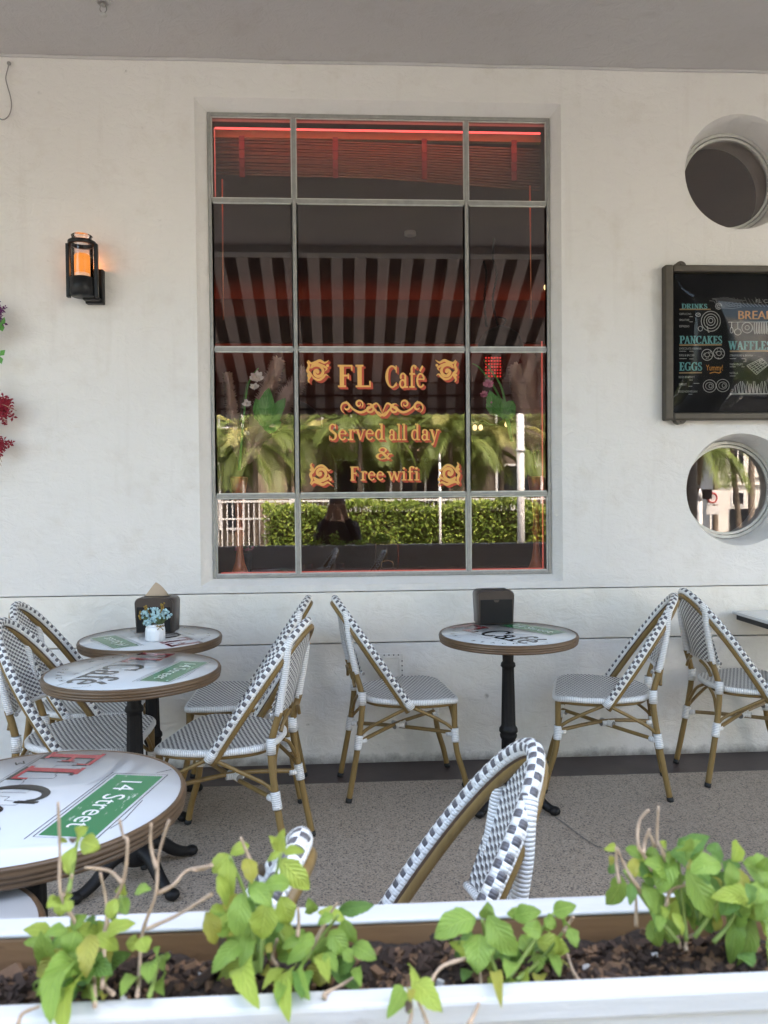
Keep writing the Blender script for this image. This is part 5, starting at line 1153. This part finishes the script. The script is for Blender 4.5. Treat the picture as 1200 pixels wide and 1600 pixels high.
# hedge and railing across the road
rh = random.Random(11); HY = -9.4
def leaf_mass(mb, n, fn, size, mats):
    for i in range(n):
        p = V(fn()); nn = V((rh.gauss(0, .6), rh.uniform(.1, 1), rh.gauss(.45, .5))).normalized(); a = rh.uniform(0, 6.3); x = nn.cross(V((.3, .2, 1))).normalized(); y = nn.cross(x); d = x * cos(a) + y * sin(a); s = nn.cross(d); l = size * rh.uniform(.6, 1.3)
        mb.poly([p, p + d * l * .45 + s * l * .3 + nn * l * .06, p + d * l, p + d * l * .45 - s * l * .3 + nn * l * .06], rh.choice(mats), [(.5, 0), (1, .45), (.5, 1), (0, .45)])
hx0, hx1 = mir(412, 800, HY).x, mir(850, 800, HY).x + .6
hd = thing('clipped_hedge', 'sunlit clipped green hedge across the road, mirrored in the lowest window panes', 'hedge')
mb = MB()
def hp():
    x = rh.uniform(hx0, hx1); top = 1.13 + .07 * sin(x * 2.2) + .05 * sin(x * 5.1)
    if rh.random() < .3: return (x, rh.uniform(HY - .5, HY + .05), top + rh.gauss(0, .05))
    z = rh.uniform(-.9, top); return (x, HY + rh.gauss(0, .07) + .10 * sin(x * 3.3 + z * 4) * cos(z * 5 + x), z)
leaf_mass(mb, 15000, hp, .085, [0, 0, 1]); mb.build('foliage', [M['hedge1'], M['hedge2']], hd)
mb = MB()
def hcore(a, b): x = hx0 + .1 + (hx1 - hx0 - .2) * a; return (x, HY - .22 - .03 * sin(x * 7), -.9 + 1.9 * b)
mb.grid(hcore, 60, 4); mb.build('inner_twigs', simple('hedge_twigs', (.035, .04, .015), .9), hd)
rl_ = thing('white_railing', 'white picket railing running behind the hedge across the road, mirrored in the lowest panes', 'railing')
RY = HY - .75; rx0, rx1 = mir(338, 790, RY).x, hx1 + .6; rz = mir(600, 780, RY).z
mb = MB(); mb.box((rx0, RY - .04, rz - .05), (rx1, RY + .04, rz)); mb.box((rx0, RY - .03, -.75), (rx1, RY + .03, -.70)); mb.box((rx0, RY - .02, rz - .45), (rx0 + 1.9, RY + .02, rz - .41)); mb.build('rail', M['railwhite'], rl_)
mb = MB(); x = rx0
while x < rx1: mb.box((x - .013, RY - .013, -.7), (x + .013, RY + .013, rz - .05)); x += .125
mb.build('pickets', M['railwhite'], rl_)
for i in range(6): x = rx0 + i * (rx1 - rx0) / 5; mb = MB(); mb.box((x - .05, RY - .05, -.88), (x + .05, RY + .05, rz + .06)); mb.build('post', M['railwhite'], rl_)
def post(name, lab, cat, u, vt, Y, r, gz=-.9):
    p = mir(u, vt, Y); t = thing(name, lab, cat, (p.x, Y, gz)); h = p.z - gz
    mb = MB(); mb.tube([(0, 0, 0), (0, 0, h)], r, 16); mb.build('pole', M['railwhite'], t)
    mb = MB(); mb.tube([(0, 0, h), (0, 0, h + .12), (0, 0, h + .2)], lambda q: r * (1.15 - .9 * q), 16); mb.tube([(0, 0, h * .78), (0, 0, h * .78 + .06)], r * 1.25, 16); mb.tube([(0, 0, 0), (0, 0, .3)], r * 1.5, 16); mb.build('collar', M['railwhite'], t); return t
post('lamp_post', 'thick white round post standing by the hedge, mirrored in the lower right panes', 'post', 813, 642, -8.9, .085)
post('lamp_post', 'slim white post among the hedge leaves, mirrored beside the right glazing bar', 'post', 687, 722, -8.9, .028)
# palms
rpm = random.Random(21)
def frond(mb, base, az, el, L, droop, nl=25, ll=.34, wl=.044, mi=0):
    pts = []; d0 = V((cos(az) * cos(el), sin(az) * cos(el), sin(el))); p = V(base); d = d0.copy(); seg = 14
    for i in range(seg + 1):
        pts.append(p.copy()); d = (d + V((0, 0, -droop * (i + 1) / seg * .35))).normalized(); p = p + d * L / seg
    mb.tube(pts, lambda t: .014 * (1 - .85 * t), 5, mi)
    for i in range(nl):
        t = .12 + .88 * i / nl; f = t * seg; k = min(seg - 1, int(f)); q = pts[k].lerp(pts[k + 1], f - k); tg = (pts[k + 1] - pts[k]).normalized(); sd_ = tg.cross(V((0, 0, 1))); sd_ = sd_.normalized() if sd_.length > 1e-3 else V((1, 0, 0)); up = sd_.cross(tg)
        l = ll * (sin(pi * min(.97, .12 + t * .86)) ** .6) * rpm.uniform(.85, 1.1)
        for s in (-1, 1):
            dd = (sd_ * s * .85 + tg * .75 + up * .25).normalized(); e1 = q + dd * l * .55; e2 = q + dd * l + V((0, 0, -.32 * l)); w_ = tg * wl * .5
            mb.poly([q - w_ * .6, q + w_ * .6, e1 + w_, e1 - w_], mi, [(.4, 0), (.6, 0), (.6, .5), (.4, .5)]); mb.poly([e1 - w_, e1 + w_, e2], mi, [(.4, .5), (.6, .5), (.5, 1)])
def palm(x, y, gz, h, n, L, lab, lean=(0, 0), r=.07, ll=.34, droop=.5):
    t = thing('palm_tree', lab, 'palm tree', (x, y, gz), 0, 'palms along the far side of the road')
    top = V((lean[0], lean[1], h)); path = smooth([(0, 0, 0), (lean[0] * .35, lean[1] * .35, h * .5), top], 12)
    mb = MB(); mb.tube(path, lambda q: r * (1.25 - .45 * q) * (1 + .05 * sin(q * h * 40)), 10); mb.build('trunk', M['trunk'], t)
    mb = MB()
    for i in range(n): frond(mb, top, i * 2.4 + rpm.uniform(-.3, .3), rpm.uniform(.15, 1.15) if i > n * .4 else rpm.uniform(-.5, .3), L * rpm.uniform(.8, 1.1), droop * rpm.uniform(.8, 1.3), ll=ll, mi=1 if rpm.random() < .16 else 0)
    mb.build('crown', [M['palm'], M['palm2']], t)
for u, Y, zt, n, L, lab in ((352, -12.6, 2.3, 20, 1.6, 'low feathery palm mirrored at the left edge of the window'), (398, -11.4, 2.7, 20, 1.8, 'feathery palm mirrored behind the left vase'), (455, -12.4, 3.0, 24, 1.9, 'slim feathery palm mirrored beside the left glazing bar'), (492, -13.2, 2.7, 22, 1.9, 'feathery palm mirrored under the upper left scroll'),
                            (560, -11.2, 3.2, 22, 1.9, 'feathery palm with hanging fronds mirrored behind the word Served'), (606, -13.5, 2.9, 22, 1.9, 'feathery palm mirrored behind the ampersand'), (645, -12.2, 3.2, 24, 2.0, 'feathery palm mirrored behind the word day'),
                            (700, -11.4, 2.9, 24, 1.8, 'thick crowned palm mirrored beside the right glazing bar'), (748, -13.4, 2.6, 22, 1.8, 'feathery palm mirrored left of the white post'), (784, -11.9, 2.9, 22, 1.8, 'feathery palm mirrored behind the white post'), (850, -12.6, 2.8, 22, 1.8, 'feathery palm mirrored behind the right vase')):
    p = mir(u, 700, Y); palm(p.x, Y, -.9, zt + .9, n, L, lab, (rpm.uniform(-.15, .15), 0), .06, .52, .62)
# buildings across the road
def windows(par, y, spec, wallmat):
    for (x0, x1, z0, z1) in spec:
        mb = MB(); f = .07
        mb.box((x0 - f, y, z0 - f), (x0, y + .05, z1 + f)); mb.box((x1, y, z0 - f), (x1 + f, y + .05, z1 + f)); mb.box((x0, y, z0 - f), (x1, y + .05, z0)); mb.box((x0, y, z1), (x1, y + .05, z1 + f)); mb.box(((x0 + x1) / 2 - .03, y, z0), ((x0 + x1) / 2 + .03, y + .04, z1))
        w_ = mb.build('window', M['railwhite'], par); mb = MB(); mb.box((x0, y, z0), (x1, y + .02, z1)); mb.build('pane', M['darkglass'], w_)
ba = thing('apartment_house', 'beige two storey house with balconies behind the palms, mirrored in the middle panes', 'building'); BY = -16.5
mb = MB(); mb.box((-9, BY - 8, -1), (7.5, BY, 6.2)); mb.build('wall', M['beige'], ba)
windows(ba, BY, [(-7.5, -6.2, .4, 2.2), (-4.6, -3.2, .4, 2.4), (-.2, 1.5, .2, 2.5), (1.9, 3.4, .2, 2.5), (5.0, 6.4, .5, 2.3), (-7.5, -6.2, 3.6, 5.4), (-4.6, -3.2, 3.6, 5.4), (-.6, 1.2, 3.6, 5.6), (2.2, 3.6, 3.6, 5.6), (5.0, 6.4, 3.6, 5.4)], None)
mb = MB(); mb.box((-.6, BY, -.1), (4.0, BY + 1.0, .08)); mb.box((-.6, BY, 2.75), (4.0, BY + 1.0, 2.9)); mb.box((-2.6, BY, -1), (-1.5, BY + .9, 8)); mb.build('balcony_slab', M['pink'], ba)
mb = MB(); mb.box((-.6, BY + .94, 1.0), (4, BY + .98, 1.06)); x = -.6
while x < 4: mb.box((x, BY + .95, .08), (x + .03, BY + .97, 1.0)); x += .14
mb.build('balcony_rail', M['railwhite'], ba)
# things the lower round window mirrors
def mir2(u, v, Y):
    p = dp(u, v, 2 * 3.967 - Y); return V((p.x, Y, p.z))
bw = thing('white_house', 'tall white art deco house with string courses, mirrored in the lower round window', 'building'); BW = -30
xw = mir2(1118, 770, BW).x
mb = MB(); mb.box((xw, BW - 8, -1), (xw + 24, BW, 12)); mb.build('wall', M['whitestucco'], bw)
mb = MB()
for z in (1.75, 2.15, 5.2): mb.box((xw, BW, z), (xw + 24, BW + .12, z + .1))
mb.build('string_course', M['whitestucco'], bw)
a, b_ = mir2(1144, 788, BW), mir2(1161, 770, BW); windows(bw, BW, [(a.x, b_.x, a.z, b_.z), (a.x + 2.4, b_.x + 2.4, a.z, b_.z), (a.x, b_.x, 2.6, 4.2), (a.x + 2.4, b_.x + 2.4, 2.6, 4.2)], None)
mb = MB(); a = mir2(1140, 815, BW); mb.box((a.x, BW + .01, -1), (a.x + 9, BW + .1, mir2(1140, 795, BW).z)); mb.build('shopfront', M['darkglass'], bw)
for u, v, Y, zt, L, lab, r, lean in ((1097, 800, -7.2, 2.35, 1.5, 'ringed stout palm trunk mirrored at the left of the lower round window', .085, (.35, 0)), (1139, 810, -11.5, 3.0, 2.0, 'tall thin dark palm mirrored across the lower round window', .07, (-.35, 0)), (1174, 800, -15, 4.2, 2.4, 'palm mirrored at the right rim of the lower round window', .09, (0, 0)), (1118, 800, -20, 4.0, 2.2, 'distant palm mirrored near the centre of the lower round window', .09, (0, 0))):
    p = mir2(u, v, Y); palm(p.x - lean[0], Y, -1, zt + 1, 16, L, lab, lean, r, .4, .75)
sg = thing('no_parking_sign', 'white plate with a red ring on a grey pole, mirrored in the lower round window', 'road sign'); p = mir2(1110, 778, -5.5); sg.location = (p.x, -5.5, -1)
mb = MB(); mb.tube([(0, 0, 0), (0, 0, p.z + 1.12)], .022, 10); mb.build('pole', M['steel_lip'], sg)
mb = MB(); zc = p.z + 1; mb.box((-.09, .024, zc - .30), (.15, .034, zc - .14)); mb.box((-.1, .024, zc - .12), (.14, .034, zc + .14)); mb.build('plate', M['railwhite'], sg, bevel=.004)
mb = MB(); mb.tube([(.02 + .085 * cos(2 * pi * i / 28), .037, zc + .085 * sin(2 * pi * i / 28)) for i in range(29)], .013, 6, up=(0, 1, 0), cap=False); mb.build('red_ring', M['signred'], sg)
mb = MB(); mb.box((-.18, .05, zc - .02), (-.04, .15, zc + .16)); mb.build('signal_box', M['black'], sg, bevel=.01)
post('bollard_post', 'white pole beside the no parking sign, mirrored in the lower round window', 'post', 1102, 782, -4.6, .04, -1.0)
# parked car: side profile swept across its width
cr_ = thing('parked_car', 'white parked car seen small at the foot of the lower round window reflection', 'car'); cy_ = -15.0; p = mir2(1134, 842, cy_); cr_.location = (p.x + 2.1, cy_, -1.0)
side = [(-2.1, .35), (-2.12, .62), (-2.0, .78), (-1.2, .90), (-.55, 1.34), (-.1, 1.44), (.7, 1.43), (1.35, 1.05), (2.0, .95), (2.1, .6), (2.08, .35)]
mb = MB(); sp2 = [V((p_[0], 0, p_[1])) for p_ in side]; n = len(sp2)
ws = lambda z: .86 if z < .85 else .86 - (z - .85) * .42
L0 = [V((q.x, ws(q.z), q.z)) for q in sp2]; L1 = [V((q.x, -ws(q.z), q.z)) for q in sp2]
for i in range(n - 1): mb.poly([L0[i], L0[i + 1], L1[i + 1], L1[i]], 0, None, False)
mb.poly(L0[::-1]); mb.poly(L1); mb.build('body', M['carpaint'], cr_, bevel=.04)
mb = MB()
for s in (-1, 1): mb.poly([(-1.0, s * .862, .93), (-.5, s * .70, 1.28), (.62, s * .70, 1.36), (1.1, s * .80, 1.05), (.9, s * .862, .93)])
mb.poly([(-1.16, -.78, .94), (-1.16, .78, .94), (-.60, .64, 1.325), (-.60, -.64, 1.325)]); mb.build('car_windows', M['darkglass'], cr_)
for x in (-1.35, 1.3):
    for s in (-1, 1):
        mb = MB(); mb.tube([(x, s * .70, .31), (x, s * .88, .31)], .31, 24); wl = mb.build('wheel', M['rubber'], cr_); mb = MB(); mb.tube([(x, s * .86, .31), (x, s * .89, .31)], .19, 16); mb.build('rim', M['steel_lip'], wl)
for s in (-1, 1): mb = MB(); mb.ball((-2.05, s * .62, .68), .11, 10, sq=(.6, 1.2, .7)); mb.build('headlight', M['clear'], cr_)

# the photographer, a dim figure mirrored behind the lettering panes
pp_ = mir(527, 805, -.48)
ph = thing('person', 'person in dark clothes holding up both hands, mirrored dimly in the lower middle pane', 'person', (pp_.x, -.48, -.25))
def skin_mesh(name, J, edges, mat, parent, lv=2):
    me = bpy.data.meshes.new(name); me.from_pydata([j[0] for j in J], edges, []); o = bpy.data.objects.new(name, me); COL.objects.link(o); o.parent = parent
    sk = o.modifiers.new('skin', 'SKIN'); sk.use_smooth_shade = True
    for i, j in enumerate(J): v = me.skin_vertices[0].data[i]; r = j[1]; v.radius = r if isinstance(r, tuple) else (r, r); v.use_root = i == 0
    ss = o.modifiers.new('subsurf', 'SUBSURF'); ss.levels = lv; ss.render_levels = lv; me.materials.append(mat); return o
HH = 1.60; fx = -pp_.x
J = [((0, 0, .84), (.14, .10)), ((0, 0, 1.05), (.125, .09)), ((0, .01, 1.24), (.15, .095)), ((0, 0, 1.36), .05), ((0, .01, 1.42), (.06, .07)), ((0, .015, 1.50), (.075, .09)), ((0, .01, 1.57), (.055, .065))]
Ed = [(0, 1), (1, 2), (2, 3), (3, 4), (4, 5), (5, 6)]
for s in (-1, 1):
    k = len(J); J += [((s * .16, 0, 1.28), .055), ((s * .22, .10, 1.08), .042), ((s * .09, .33, 1.40), .030), ((s * .07, .37, 1.46), (.020, .034))]
    Ed += [(2, k), (k, k + 1), (k + 1, k + 2), (k + 2, k + 3)]
    for q in range(5):
        m_ = len(J); dx = (q - 2) * .016; J += [((s * .06 + dx * .8, .385, 1.50 - abs(q - 2) * .006), .0085), ((s * .05 + dx, .40, 1.535 - abs(q - 2) * .010), .0075)]; Ed += [(k + 3, m_), (m_, m_ + 1)]
    k = len(J); J += [((s * .09, 0, .76), .085), ((s * .10, .01, .44), .058), ((s * .10, -.02, .09), .04), ((s * .105, .12, .04), (.035, .03))]; Ed += [(0, k), (k, k + 1), (k + 1, k + 2), (k + 2, k + 3)]
skin_mesh('body', J, Ed, M['skin'], ph)
Jc = [((0, 0, .82), (.165, .12)), ((0, 0, 1.05), (.145, .11)), ((0, .01, 1.24), (.165, .115)), ((0, 0, 1.325), .075)]; Ec = [(0, 1), (1, 2), (2, 3)]
for s in (-1, 1):
    k = len(Jc); Jc += [((s * .17, 0, 1.28), .07), ((s * .22, .09, 1.09), .055), ((s * .10, .32, 1.385), .042)]; Ec += [(2, k), (k, k + 1), (k + 1, k + 2)]
    k = len(Jc); Jc += [((s * .09, 0, .74), .10), ((s * .10, .01, .44), .075), ((s * .10, -.02, .11), .06)]; Ec += [(0, k), (k, k + 1), (k + 1, k + 2)]
skin_mesh('clothes', Jc, Ec, M['cloth'], ph)
mb = MB(); mb.ball((0, -.012, 1.525), .104, 20, sq=(.86, .95, .95)); mb.tube(smooth([(0, -.07, 1.52), (0, -.10, 1.38), (0, -.11, 1.22)], 5), lambda q: .085 - .02 * q, 12); mb.build('hair', M['hair'], ph)
mb = MB()
for s in (-1, 1): mb.ball((s * .032, .098, 1.515), .011, 8); mb.ball((s * .086, .01, 1.50), .022, 8, sq=(.4, .8, 1.2))
mb.ball((0, .108, 1.490), .014, 8, sq=(.8, 1, 1.4)); mb.ball((0, .098, 1.455), .018, 8, sq=(1.4, .5, .4)); mb.build('face_features', M['skin'], ph)
